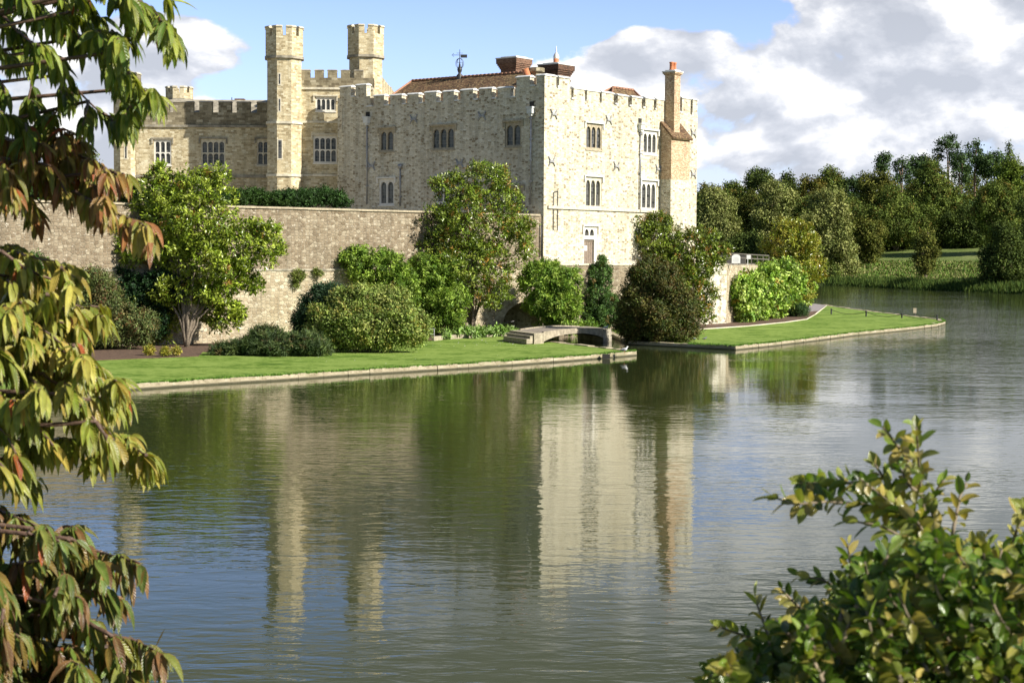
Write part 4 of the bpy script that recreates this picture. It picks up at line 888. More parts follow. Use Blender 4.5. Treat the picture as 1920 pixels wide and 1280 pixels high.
def crown(blobs, cols, speck=.13, mulc=(1.07, 1, .97), leaf=(.2, .07), clump_r=.4, dens=1.0, per=14, up=.4, droop=0.0, shell=(.72, 1.04), whorl=True, seed=0, alt=None, altp=0.0, fill=.25, clumpvar=.25, zmin=None, skip=.62):
    """blobs: [(centre, radii)] ellipsoids. Leaves grow in clumps over their shells."""
    r_ = np.random.default_rng(seed+11); PC = []; OC = []
    C = np.array([b[0] for b in blobs], float); A = np.array([b[1] for b in blobs], float)
    for i in range(len(blobs)):
        a = A[i]; area = 4*math.pi*((a[0]*a[1])**1.6/3+(a[0]*a[2])**1.6/3+(a[1]*a[2])**1.6/3)**(1/1.6)
        n = max(4, int(area/(clump_r**2*2.2)*dens*DENS)); d = nrmz(r_.normal(size=(n, 3)))
        rad = r_.uniform(*shell, n)*(1+.10*np.sin(d[:, 0]*5+i)*np.sin(d[:, 2]*6+i*2)); k = r_.random(n) < fill; rad[k] = r_.uniform(.3, shell[0], k.sum())
        p = C[i]+d*a*rad[:, None]
        keep_ = np.ones(n, bool)
        for j in range(len(blobs)):
            if j != i: keep_ &= np.linalg.norm((p-C[j])/A[j], axis=1) > skip
        PC.append(p[keep_]); OC.append(nrmz(d/a)[keep_])
    PC = np.concatenate(PC); OC = np.concatenate(OC)
    if zmin is not None: k = PC[:, 2] > zmin; PC, OC = PC[k], OC[k]
    nc = len(PC); ax = nrmz(OC*.8+np.array([0, 0, up])+r_.normal(size=(nc, 3))*.35); tcl = (1+r_.normal(size=(nc, 1))*clumpvar).clip(.5, 1.6); ci = r_.integers(0, len(cols), nc)
    base = np.array(cols)[ci]*tcl*np.array(mulc)
    if alt is not None: k = r_.random(nc) < altp*(.4+1.2*(ax[:, 2] > 0)); base[k] = alt*(1+r_.normal(size=(k.sum(), 1))*.2)
    I = np.repeat(np.arange(nc), per); n = len(I)
    rd = nrmz(r_.normal(size=(n, 3)))
    if whorl:
        off = r_.normal(size=(n, 3))*clump_r*.42; s = r_.random((n, 1)); P = PC[I]+off*.6+ax[I]*(s-.4)*clump_r*.9; D = ax[I]*.55+rd*.75+np.array([0, 0, -droop])
        Nn = ax[I]+r_.normal(size=(n, 3))*.35
    else:
        of_ = r_.normal(size=(n, 3)); P = PC[I]+of_*clump_r*.5; D = rd+OC[I]*.4+np.array([0, 0, -droop]); Nn = nrmz(of_)*.8+OC[I]*.5+np.array([0, 0, .25])+r_.normal(size=(n, 3))*.35
    L = leaf[0]*r_.uniform(.65, 1.25, n); Wd = leaf[1]*r_.uniform(.7, 1.2, n); t = base[I]*(1+r_.normal(size=(n, 1))*speck)
    V, Q, T = leaf_quads(P, D, Nn, L, Wd, t)
    return mesh_np('foliage', V, Q, T)
def B(D, lst, dy=1.0, wide=None):
    """blobs traced on the photo at distance D: (u, v, ru, rv[, dD])"""
    out = []
    for b in lst:
        dd = b[4] if len(b) > 4 else 0; p = PD(b[0], b[1], D+dd); k = (D+dd)/F; ru, rv = b[2]*k, b[3]*k; out.append(((p.x, p.y, p.z), (ru, (ru+rv)*.5*dy, rv)))
    return out
def limbs(mb, base, blobs, r0, frac=.85, split=.4, seed=0):
    r_ = random.Random(seed); base = Vector(base); top = Vector(blobs[0][0])
    for c, a in blobs:
        c = Vector(c); m1 = base.lerp(Vector(c), split); m1.x = base.x+(c.x-base.x)*split*.5; m1.y = base.y+(c.y-base.y)*split*.5
        k = m1.lerp(c, .6)+Vector((r_.uniform(-.1, .1), r_.uniform(-.1, .1), r_.uniform(-.1, .1)))*a[0]
        L = [base, m1, k, c+Vector((0, 0, a[2]*.5))]; rr = r0*min(1, (a[0]/blobs[0][1][0])**.7)
        P = []; 
        for i in range(13):
            s = i/12*3; j = min(2, int(s)); f = s-j; P.append(L[j].lerp(L[j+1], f)+Vector((r_.uniform(-1, 1), r_.uniform(-1, 1), 0))*r0*.35*(i > 0))
        mb.tube(P, [max(.02, rr*(1-.88*i/12)) for i in range(13)], 7)
def plant(name, label, cat, blobs, base, cols, fmat='leaf', trunk=.15, tmat='bark', group=None, split=.4, tname='trunk', ragged=7, **kw):
    o = thing(name, label, cat, tuple(base), group); fb = blobs
    if ragged:
        q_ = np.random.default_rng(len(label)*7+len(blobs)); fb = []
        for c_, a_ in blobs:
            fb.append((c_, tuple(x*.90 for x in a_)))
            for _ in range(ragged):
                d_ = nrmz(q_.normal(size=3)); f_ = q_.uniform(.20, .42); k_ = q_.uniform(.68, .98); fb.append((tuple(np.array(c_)+d_*np.array(a_)*k_), tuple(x*f_ for x in a_)))
    me = crown(fb, cols, **kw); f = link('foliage', me, M[fmat], o)
    if name in TREES: f.name = 'crown'
    if trunk and name not in TREES: base = (float(np.mean([b[0][0] for b in blobs])), float(max(b[0][1] for b in blobs))+.1, base[2]); blobs = [((b[0][0], b[0][1]+.3, b[0][2]-b[1][2]*.45), b[1]) for b in blobs]; trunk = trunk*.5
    if trunk:
        mb = MB(); limbs(mb, base, blobs[:2] if name == 'pine_tree' else blobs[:10], trunk, split=split, seed=len(label))
        mb.build(tname, M[tmat], o)
    return o
TREES = ('magnolia_tree', 'oak_tree', 'broadleaf_tree', 'pine_tree', 'conifer_tree', 'willow_tree')
def wallD(u, off=1.5): p = FW.w(FW.t(u, off), 0, off); return p.y
G = hexc
mag = [G('#74902a'), G('#86a036'), G('#5e7c20'), G('#98b048')]; rust = G('#947434')
# --- magnolias
D1 = wallD(345, 2.2); b0 = PZ(350, 651, GZ)
plant('magnolia_tree', 'broad yellow-green magnolia with several pale trunks against the left part of the curtain wall', 'tree',
      B(D1, [(330, 420, 75, 60), (290, 365, 55, 42, .5), (365, 350, 40, 38), (300, 330, 18, 26), (375, 400, 80, 62, -1), (250, 450, 42, 40), (450, 465, 58, 44), (500, 470, 30, 30), (400, 500, 62, 44, -1), (330, 545, 40, 26, -1), (430, 525, 42, 34), (435, 580, 28, 22), (405, 330, 26, 22), (240, 480, 30, 24), (460, 430, 30, 22), (330, 480, 45, 36), (375, 555, 36, 26), (320, 590, 28, 40, .5), (395, 590, 26, 22, .4), (225, 450, 24, 22), (235, 490, 26, 18), (470, 530, 26, 18), (300, 560, 34, 24), (500, 435, 26, 20), (270, 600, 26, 30, .5), (405, 545, 40, 26, -1), (298, 618, 30, 24, .6), (425, 598, 26, 24), (275, 565, 30, 24)]),
      b0, mag, 'gloss', mulc=(1.16, 1.0, 1.0), trunk=.19, tmat='palebark', leaf=(.33, .14), clump_r=.42, dens=.66, per=13, up=.6, alt=rust, altp=.02, seed=1, fill=.2, split=.3)
D2 = wallD(890, 2.2); b0 = PZ(885, 628, GZ)
plant('magnolia_tree', 'tall glossy magnolia with rust-brown young leaves between the wisteria and the dark arch', 'tree',
      B(D2, [(890, 420, 80, 62), (850, 360, 42, 34), (905, 340, 46, 36), (830, 345, 26, 20), (950, 385, 34, 32), (965, 430, 34, 34), (820, 420, 46, 40), (880, 490, 62, 50, -1), (935, 500, 42, 46), (800, 470, 34, 30), (925, 550, 34, 30), (985, 440, 20, 22), (840, 520, 34, 30), (940, 340, 26, 22), (890, 325, 22, 20), (985, 475, 18, 14)]),
      b0, [G('#68852a'), G('#7a9638'), G('#567420'), G('#8aa044')], 'gloss', mulc=(1.16, 1.0, 1.0), trunk=.15, tmat='palebark', leaf=(.28, .11), clump_r=.42, dens=.7, per=13, up=.6, alt=rust, altp=.07, seed=2, split=.3)
p = fT.w(fT.t(1265), 0, 2.0); D3 = p.y; b0 = PZ(1290, 612, GZ)
plant('magnolia_tree', 'magnolia growing up over the corner of the keep behind the brown yew', 'tree',
      B(D3, [(1235, 450, 52, 42), (1205, 430, 30, 26), (1290, 470, 50, 44), (1250, 500, 50, 40), (1310, 450, 36, 28), (1340, 480, 28, 22), (1285, 530, 40, 40), (1320, 555, 26, 34), (1230, 415, 30, 16), (1358, 468, 14, 9), (1305, 500, 40, 34), (1325, 590, 18, 18)]),
      b0, [G('#66802a'), G('#788f38'), G('#567024')], 'gloss', mulc=(1.16, 1.0, 1.0), trunk=.14, tmat='palebark', leaf=(.30, .12), clump_r=.45, dens=.95, per=13, up=.6, alt=rust, altp=.07, seed=3)
b0 = PZ(1492, 590, GZ); D4 = b0.y-1
plant('magnolia_tree', 'golden-tipped magnolia at the far end of the vine-covered wall', 'tree',
      B(D4, [(1480, 460, 46, 40), (1455, 455, 28, 22), (1490, 430, 30, 20), (1500, 500, 38, 40), (1495, 545, 34, 36), (1525, 505, 24, 24), (1465, 500, 24, 30), (1510, 455, 18, 22)]),
      b0, [G('#8c9c38'), G('#9ea444'), G('#748c2e')], 'gloss', mulc=(1.16, 1.0, 1.0), trunk=.13, tmat='palebark', leaf=(.36, .15), clump_r=.55, dens=1.1, per=13, up=.6, alt=G('#94802e'), altp=.06, seed=4)
# --- wisteria and shrubs along the wall
wis = [G('#6a8a30'), G('#7e9c3c'), G('#587a2a'), G('#8eaa4a')]
D = wallD(700, 1.6)
plant('wisteria', 'bright green wisteria spreading on the wall above the round bush', 'climber', B(D, [(690, 505, 46, 34), (660, 490, 26, 20), (730, 500, 34, 28), (675, 475, 26, 12), (755, 530, 30, 30), (715, 545, 50, 26)]), PZ(735, 642, GZ), wis, leaf=(.26, .11), clump_r=.42, dens=1.1, per=20, up=.1, droop=.35, trunk=.12, seed=5)
D = wallD(810, 1.8)
plant('wisteria', 'large wisteria hanging to the ground left of the tall glossy magnolia', 'climber', B(D, [(800, 510, 38, 34), (780, 560, 36, 34), (830, 560, 42, 36), (810, 600, 38, 26), (850, 595, 28, 22), (860, 555, 24, 24), (790, 620, 26, 16), (835, 500, 28, 22)]), PZ(830, 633, GZ), wis, leaf=(.26, .11), clump_r=.42, dens=1.1, per=20, up=.1, droop=.35, trunk=.13, tmat='palebark', seed=6)
D = 133.0
plant('wisteria', 'wisteria covering the wall to the right of the dark arch, over the footbridge', 'climber', B(D, [(1030, 520, 42, 32), (1000, 535, 34, 34), (1065, 535, 28, 34), (1035, 565, 44, 32), (1010, 508, 30, 20), (1070, 570, 22, 26), (1050, 590, 30, 13), (1005, 570, 22, 20), (1028, 610, 26, 14, 2), (1068, 610, 26, 14, 2), (1100, 612, 22, 13, 3)]), PZ(1042, 611, .9), [G('#6e9036'), G('#84a442'), G('#5e822e'), G('#98b252')], leaf=(.26, .11), clump_r=.42, dens=1.15, per=20, up=.1, droop=.35, trunk=.1, seed=7)
D = fT.w(fT.t(1125), 0, 1.7).y
plant('evergreen_shrub', 'blue-green evergreen shrub under the keep door, behind the footbridge end', 'shrub', B(D, [(1120, 560, 32, 40), (1125, 515, 24, 22), (1115, 595, 36, 22), (1140, 580, 22, 34), (1128, 492, 9, 12), (1095, 585, 20, 24)]), PZ(1120, 616, GZ), [G('#4c6e34'), G('#5c7e40'), G('#3e5c30')], leaf=(.19, .09), clump_r=.34, dens=1.2, per=20, up=.4, trunk=.08, alt=G('#7d6a40'), altp=.03, seed=8)
plant('yew_bush', 'rounded brown-tinged yew at the water edge beyond the footbridge', 'bush', B(123.5, [(1228, 560, 62, 46), (1215, 515, 38, 26), (1250, 520, 36, 28), (1190, 580, 34, 36), (1270, 575, 36, 42), (1225, 610, 60, 36), (1285, 610, 24, 28), (1190, 550, 26, 30), (1265, 620, 36, 24), (1180, 600, 24, 30)]), PZ(1228, 644, GZ), [G('#505c28'), G('#5c5c2c'), G('#465626'), G('#62602e')], whorl=False, leaf=(.24, .09), clump_r=.36, dens=1.3, per=24, up=.5, trunk=.15, mulc=(1, 1, 1), alt=G('#60502a'), altp=.10, seed=9, clumpvar=.35)
DB = 108
plant('round_bush', 'big rounded light green bush at the back of the left lawn', 'bush', B(DB, [(700, 600, 72, 48), (660, 590, 44, 44), (745, 595, 44, 42), (690, 560, 52, 26), (640, 625, 36, 30), (770, 620, 24, 26), (700, 628, 72, 26), (735, 560, 32, 22), (612, 605, 42, 34), (600, 632, 38, 22), (655, 566, 42, 28), (790, 615, 18, 22)]), PZ(700, 656, GZ), [G('#82984c'), G('#93a858'), G('#6c8440'), G('#98a25c')], whorl=False, leaf=(.20, .10), clump_r=.33, dens=1.2, per=22, up=.5, trunk=.12, alt=G('#9a944a'), altp=.05, seed=10)
plant('ceanothus_bush', 'dark blue-green bush at the left shoulder of the round bush', 'bush', B(DB+1.5, [(592, 580, 34, 38), (572, 600, 24, 28), (618, 556, 34, 26), (560, 612, 12, 14)]), PZ(600, 640, GZ), [G('#2f4a30'), G('#3c5a38'), G('#28402c')], whorl=False, leaf=(.17, .08), clump_r=.30, dens=1.25, per=22, up=.5, trunk=.1, seed=11)
DJ = 104
plant('prostrate_juniper', 'low spreading dark green juniper beside the round bush on the lawn edge', 'shrub', B(DJ, [(520, 645, 64, 20), (470, 650, 46, 15), (570, 642, 46, 22), (500, 630, 34, 13), (430, 656, 34, 9), (600, 652, 26, 12)]), PZ(520, 662, GZ), [G('#4c6238'), G('#5c6e3e'), G('#405634')], leaf=(.28, .055), clump_r=.34, dens=1.5, per=26, up=.5, trunk=.06, alt=G('#6a5c3c'), altp=.04, seed=12)
D = wallD(200, 2.6)
plant('cotoneaster_bush', 'large arching grey-green cotoneaster behind the cherry leaves, left of the first magnolia', 'bush', B(D, [(180, 570, 60, 50), (175, 525, 44, 22), (225, 600, 52, 40), (150, 610, 60, 44), (205, 630, 62, 26), (265, 610, 30, 28), (110, 590, 50, 60), (60, 600, 60, 70)]), PZ(190, 664, GZ), [G('#5c6c3a'), G('#6a7a46'), G('#4a5c32'), G('#6c6840')], whorl=False, leaf=(.17, .08), clump_r=.34, dens=1.3, per=22, up=.4, trunk=.1, alt=G('#6e4a30'), altp=.03, seed=13, clumpvar=.3)
D = wallD(250, .5)
plant('wall_ivy', 'dark green ivy sheet on the wall behind the first magnolia', 'climber', B(D, [(235, 540, 40, 30), (290, 530, 40, 24), (330, 545, 34, 32), (180, 510, 60, 14), (265, 575, 44, 30), (130, 505, 40, 14), (300, 590, 22, 40)], dy=.35), PZ(270, 648, GZ), [G('#22401f'), G('#2c4c24'), G('#1c3620')], leaf=(.14, .12), clump_r=.3, dens=1.4, per=18, up=.1, trunk=.06, seed=14)
D = wallD(40, 1.2)
plant('wall_shrub', 'bright green shrub against the wall at the left, behind the cherry leaves', 'shrub', B(D, [(20, 520, 40, 36), (60, 500, 22, 26), (-40, 530, 60, 60)]), PZ(20, 690, GZ), [G('#4a7a30'), G('#3c6628')], leaf=(.16, .07), clump_r=.36, dens=1.2, per=18, trunk=.06, seed=15)
for k, (u, v, ru, rv, lb) in enumerate(((280, 658, 9, 10, 'yellow-green tuft leftmost in the mulch bed'), (309, 660, 9, 8, 'yellow-green tuft in the middle of three, in the mulch bed'), (331, 659, 8, 8, 'yellow-green tuft closest to the magnolia trunks'))):
    b0 = PZ(u, v+9, GZ); plant('yellow_tuft', lb, 'plant', B(b0.y, [(u, v, ru, rv)]), b0, [G('#9a9a3a'), G('#7f8a30'), G('#b4ab55')], leaf=(.18, .05), clump_r=.16, dens=1.6, per=12, up=1.2, trunk=.02, tname='stem', ragged=0, seed=20+k, group='yellow-green tufts in the mulch bed')
for k, (u, v, ru, rv, lb) in enumerate(((560, 516, 13, 10, 'trailing green plant growing from the wall ledge, the larger of two'), (597, 510, 9, 7, 'small green plant on the wall ledge next to the larger one'))):
    D = wallD(u, .35); p = PD(u, v-6, D+.2); plant('ledge_plant', lb, 'plant', B(D, [(u, v, ru, rv)]+([(u-3, v+14, 6, 8)] if k == 0 else [])), p, [G('#7c8a44'), G('#6a7c38')], leaf=(.16, .06), clump_r=.2, dens=1.5, per=12, droop=.4, trunk=.02, tname='stem', ragged=0, seed=24+k)
# hostas: separate plants along the bed
us = [(838, 628), (846, 622), (856, 626), (864, 620), (872, 625), (881, 622), (890, 626), (898, 619), (906, 624), (915, 621), (924, 624), (932, 619), (940, 622), (948, 618), (957, 621)]
hl = ['hosta at the left end of the kerbed bed', 'hosta at the back left of the kerbed bed', 'hosta below the wisteria trunk', 'hosta just right of the wisteria trunk', 'hosta at the kerb right of the wisteria trunk']
for k, (u, v) in enumerate(us):
    b0 = PZ(u, v+5, GZ+.15); bl = B(b0.y, [(u, v, 8, 6.5)])
    lb = 'pale green broad-leaved hosta in the kerbed bed left of the arch'
    plant('hosta', lb, 'plant', bl, b0, [G('#86a85a'), G('#74994a'), G('#9bb878')], leaf=(.34, .16), clump_r=.3, dens=1.2, per=10, up=1.0, droop=.1, trunk=.03, tname='stem', ragged=0, seed=40+k, group='hostas in the kerbed bed')
# vine wall
vb = []
for s, z, r, rr in ((.06, 3.2, 1.5, 2.4), (.18, 3.4, 1.9, 2.6), (.10, 1.4, 1.5, 1.6), (.33, 3.6, 2.2, 2.6), (.25, 1.5, 2.0, 1.6), (.50, 3.6, 2.4, 2.7), (.42, 1.7, 2.2, 1.7), (.66, 3.4, 2.4, 2.7), (.60, 1.6, 2.3, 1.6), (.8, 3.0, 2.4, 2.6), (.35, 5.4, 1.8, 1.0), (.58, 5.7, 2.0, 1.1)):
    p = fV2.w(LV*s, z, .9); vb.append(((p.x, p.y, p.z), (r*.75, r, rr*.8)))
p = fV2.w(LV*.3, GZ, .8)
plant('vine', 'bright yellow-green vine covering the side wall below the railing', 'climber', vb, p, [G('#86a846'), G('#9aba56'), G('#688e38'), G('#acc46c')], leaf=(.30, .26), clump_r=.5, dens=1.15, per=14, up=.1, droop=.4, trunk=.10, alt=G('#a5903c'), altp=.03, seed=16)
b0 = PZ(1492, 594, GZ)
plant('clipped_shrub', 'small dark rounded shrub at the end of the mulch bed by the path', 'shrub', B(b0.y, [(1492, 580, 22, 13), (1478, 578, 14, 12), (1507, 582, 11, 10)]), b0, [G('#3c5a30'), G('#48683a')], leaf=(.16, .05), clump_r=.34, dens=1.5, per=22, up=.6, trunk=.06, seed=17)
# hedge plants on top of the curtain wall
def hedge(u0, u1, v, rv, lb, seed, cols, off=-2.2):
    n = int((u1-u0)/16); bl = []
    for i in range(n+1):
        u = u0+(u1-u0)*i/n; p = FW.w(FW.t(u, off), 0, off); vv = v+rnd.uniform(-4, 5); q = PD(u, vv, p.y); bl.append(((q.x, q.y, q.z), (1.1, 1.0, rv*p.y/F)))
    m = bl[n//2][0]; plant('hedge', lb, 'hedge', bl, (m[0], m[1], zw-1.2), cols, leaf=(.19, .09), clump_r=.33, dens=1.2, per=20, up=.6, trunk=.06, seed=seed)
hedge(420, 520, 374, 14, 'dark green hedge on the wall top between the first magnolia and the front turret', 30, [G('#33501f'), G('#41602a')])
hedge(530, 628, 371, 15, 'dark green hedge on the wall top in front of the keep corner', 31, [G('#2f4c22'), G('#3c5c2c')])
hedge(100, 250, 368, 18, 'green hedge on the wall top behind the cherry leaves', 32, [G('#33501f'), G('#41602a')])
hedge(-60, 80, 362, 10, 'green hedge on the wall top at the far left', 33, [G('#33501f'), G('#41602a')])
# far-left trees behind the range
def trunkbase(u, D): p = PD(u, 470, D); return Vector((p.x, p.y, float(ground_h(p.x, p.y))))
# ================================================================== the wooded shore
def lobes(u, vt, vb, hw, D, kind, seed):
    r_ = random.Random(seed); out = []; cy = (vt+vb)/2; rh = (vb-vt)/2
    if kind == 'oak':
        out.append((u, cy+rh*.05, hw*.66, rh*.72, 0))
        for k in range(20):
            a = r_.uniform(0, 2*math.pi); q = r_.uniform(.45, .84); out.append((u+math.cos(a)*hw*q, cy-math.sin(a)*rh*q*(.95 if math.sin(a) > 0 else 1.1), hw*r_.uniform(.18, .36), rh*r_.uniform(.14, .30), r_.uniform(-.5, .3)*hw*D/F))
        for k in range(3): out.append((u+r_.uniform(-.4, .4)*hw, cy+r_.uniform(-.3, .5)*rh, hw*.38, rh*.3, -.5*hw*D/F))
    elif kind == 'tall':
        for k in range(9):
            s = (k+.5)/9; w = hw*(.35+.75*math.sin(math.pi*min(1, s*.85+.12))); out.append((u+r_.uniform(-.3, .3)*hw, vt+(vb-vt)*(.08+.84*s), w*.75, rh*.2, r_.uniform(-.2, .2)*hw*D/F))
            out.append((u+r_.choice((-1, 1))*w*.55, vt+(vb-vt)*(.1+.82*s), w*.42, rh*.14, r_.uniform(-.5, .2)*hw*D/F))
    elif kind == 'pine':
        for k in range(9):
            s = k/8; out.append((u+(-1)**k*r_.uniform(.2, .7)*hw*(.3+s), vt+(vb-vt)*(.06+.62*s), hw*r_.uniform(.26, .46), rh*.08, r_.uniform(-.4, .4)*hw*D/F))
    elif kind == 'cone':
        for k in range(9): s = (k+.5)/9; out.append((u+r_.uniform(-.05, .05)*hw, vt+(vb-vt)*s, hw*(.12+.85*s), rh*.16, 0))
    return out
P_ = dict(dark=[G('#3d4e28'), G('#46582c'), G('#344626')], grey=[G('#6c7a4c'), G('#5e6e42'), G('#7a8659')], mid=[G('#4c6030'), G('#5a6c36'), G('#42562a')], aut=[G('#525628'), G('#4c5828'), G('#5c5a2c')], pine=[G('#3a5236'), G('#47603e'), G('#31462e')], olive=[G('#525e2c'), G('#46542a'), G('#5e6636')], lite=[G('#5f7434'), G('#51682e')])
for k_ in P_: P_[k_] = [c*np.array([1.5, 1.38, 1.22]) for c in P_[k_]]
FT = [ # u, top, bottom, half width, D, kind, palette, leaf name, label
 (1348, 345, 505, 42, 415, 'tall', 'grey', 'broadleaf_tree', 'grey-green tree directly right of the keep wall'),
 (1405, 352, 500, 40, 440, 'oak', 'olive', 'broadleaf_tree', 'olive green tree second from the keep wall'),
 (1460, 335, 500, 46, 430, 'tall', 'grey', 'broadleaf_tree', 'grey-green tree behind the golden-tipped magnolia'),
 (1425, 304, 420, 36, 520, 'oak', 'dark', 'oak_tree', 'very dark round tree standing above the others near the keep'),
 (1395, 430, 520, 50, 410, 'oak', 'dark', 'broadleaf_tree', 'dark low tree behind the terrace railing'),
 (1550, 345, 545, 48, 398, 'tall', 'grey', 'willow_tree', 'tall grey-green willow at the lake corner right of the golden-tipped magnolia'),
 (1512, 365, 520, 36, 410, 'tall', 'mid', 'broadleaf_tree', 'mid green tree left of the tall willow'),
 (1585, 450, 528, 32, 400, 'oak', 'grey', 'willow_tree', 'low bushy willow at the left end of the meadow bank'),
 (1628, 405, 478, 36, 420, 'oak', 'olive', 'broadleaf_tree', 'small olive round tree left of the big round oak'),
 (1680, 345, 470, 72, 455, 'oak', 'mid', 'oak_tree', 'big round oak in the middle of the meadow edge'),
 (1752, 300, 455, 46, 500, 'oak', 'mid', 'oak_tree', 'tall green tree right behind the big round oak'),
 (1735, 428, 508, 24, 372, 'tall', 'olive', 'broadleaf_tree', 'narrow upright tree alone on the meadow bank'),
 (1815, 375, 478, 50, 455, 'oak', 'dark', 'broadleaf_tree', 'dark tree at the right end of the meadow'),
 (1870, 335, 480, 52, 430, 'oak', 'mid', 'oak_tree', 'large green oak behind the waterside bush at the right'),
 (1905, 290, 400, 50, 470, 'oak', 'lite', 'oak_tree', 'light green oak high at the right edge of the wood'),
 (1895, 415, 552, 62, 322, 'oak', 'dark', 'willow_tree', 'dark bushy tree at the water edge on the far right'),
 (1965, 330, 540, 60, 340, 'oak', 'dark', 'willow_tree', 'dark tree at the right edge of the picture'),
 (1776, 254, 345, 36, 560, 'pine', 'pine', 'pine_tree', 'tallest pine with bare leaning trunk on the skyline'),
 (1826, 264, 350, 22, 560, 'pine', 'pine', 'pine_tree', 'second tall skyline pine, right of the tallest one'),
 (1800, 285, 360, 24, 545, 'pine', 'pine', 'pine_tree', 'short pine between the two tallest pines'),
 (1656, 287, 325, 15, 560, 'oak', 'pine', 'pine_tree', 'narrow dark pine crown left of the flat-topped pine'),
 (1690, 298, 360, 22, 550, 'pine', 'pine', 'pine_tree', 'flat-topped pine on the skyline above the right side of the big round oak'),
 (1728, 290, 332, 24, 560, 'oak', 'pine', 'pine_tree', 'round pine crown left of the tallest pine'),
 (1640, 318, 400, 42, 540, 'oak', 'olive', 'broadleaf_tree', 'olive tree on the skyline above the big round oak'),
 (1560, 310, 380, 30, 560, 'oak', 'mid', 'broadleaf_tree', 'rounded skyline tree above the tall willow'),
 (1600, 325, 400, 30, 560, 'oak', 'pine', 'broadleaf_tree', 'bluish skyline tree between the willow and the pines'),
 (1860, 284, 332, 32, 560, 'oak', 'pine', 'pine_tree', 'skyline pine near the right edge, wide crown'),
 (1892, 270, 330, 9, 570, 'cone', 'dark', 'conifer_tree', 'pointed conifer on the skyline at the right'),
 (1520, 330, 400, 30, 540, 'oak', 'aut', 'broadleaf_tree', 'brownish skyline tree left of the willow'),
 (1330, 342, 400, 26, 560, 'oak', 'aut', 'broadleaf_tree', 'brown-tinged tree on the skyline beside the keep'),
 (1372, 338, 400, 30, 580, 'oak', 'mid', 'broadleaf_tree', 'green skyline tree left of the very dark round tree'),
 (1478, 322, 390, 26, 560, 'oak', 'dark', 'broadleaf_tree', 'dark skyline tree right of the very dark round tree'),
 (172, 268, 400, 50, 230, 'oak', 'mid', 'broadleaf_tree', 'round tree behind the cherry leaves left of the castle'),
]
for i, (u, vt, vb, hw, D, kind, pal, nm, lb) in enumerate(FT):
    base = trunkbase(u, D); vg = HZ(u)+(7-base.z)/D*F; vb = vg-4 if (D < 480 and vg > vb-6 and kind in ('oak', 'tall')) else vb
    bl = B(D, lobes(u, vt, vb, hw, D, kind, 100+i)); k = D/420
    plant(nm, lb, 'tree', bl, base, P_[pal], 'far', speck=.07, ragged=0, trunk=.45 if kind not in ('cone', 'pine') else .28, leaf=(.56*k, .38*k), clump_r=.95*k, dens=.8 if kind != 'pine' else 1.3, per=16, whorl=False, seed=200+i, up=.3, fill=.15, clumpvar=.30, split=.55 if kind != 'pine' else .86, tmat='terracotta_bark' if kind == 'pine' else 'bark', alt=G('#6e6430') if pal in ('aut', 'mid') else None, altp=.08)
# woodland mass behind: crowns over the hillside, one stuff object
bl = []; r_ = random.Random(5)
for D in (470, 520, 575, 640, 720):
    u = 1255 if D < 600 else 1200
    VT = lambda u: float(np.interp(u, [1200, 1310, 1400, 1500, 1600, 1700, 1800, 1900, 2000], [352, 350, 345, 340, 336, 322, 312, 300, 290]))
    while u < 2080:
        p = PD(u, 470, D); z = float(ground_h(p.x, p.y)); h = min(r_.uniform(10, 16), PD(u, VT(u)+r_.uniform(0, 14), D).z-z); r = r_.uniform(5, 8); h = max(h, 3)
        if not (1570 < u < 1850 and D < 490): bl.append(((p.x, p.y+r_.uniform(-12, 12), z+h*.62), (r, r, h*.5))); bl.append(((p.x+r_.uniform(-3, 3), p.y-2, z+h*.3), (r*.9, r, h*.45)))
        u += r_.uniform(28, 44)*470/D
me = crown(bl, P_['dark']+P_['mid']+P_['olive']+P_['aut'][:1]+P_['pine'][:1], leaf=(.95, .62), clump_r=1.7, dens=.55, per=16, whorl=False, seed=77, fill=.05, clumpvar=.3)
tag(link('woodland', me, M['far']), kind='stuff')
# shrubby undergrowth along the shore under the trees
bl = []
for a, b in zip(BANK[1:-1], BANK[2:]):
    L = math.hypot(b[0]-a[0], b[1]-a[1]); n = int(L/4)
    for i in range(n):
        s = i/n; x, y = a[0]+(b[0]-a[0])*s, a[1]+(b[1]-a[1])*s; d = math.degrees(math.atan2(x, y)); u = 960+F*math.tan(math.radians(d))
        if (1180 < u < 1560): o = r_.uniform(2, 16); r = r_.uniform(2, 4.5); bl.append(((x, y+o, float(ground_h(x, y+o))+r*.5), (r, r, r*.9)))
me = crown(bl, P_['dark']+P_['mid'], leaf=(.5, .35), clump_r=.9, dens=.7, per=16, whorl=False, seed=78, fill=.05); tag(link('shore_undergrowth', me, M['far']), kind='stuff')
bl = []
for k in range(120):
    u = 1560+k*3.7; D = r_.uniform(455, 490); p = PD(u, 470, D); z = float(ground_h(p.x, p.y)); r = r_.uniform(2.5, 5); bl.append(((p.x, p.y, z+r*.6), (r, r, r*.9)))
me = crown(bl, P_['dark']+P_['mid']+P_['olive'], leaf=(.7, .45), clump_r=1.2, dens=.45, per=14, whorl=False, seed=79, fill=.05); tag(link('undergrowth', me, M['far']), kind='stuff')
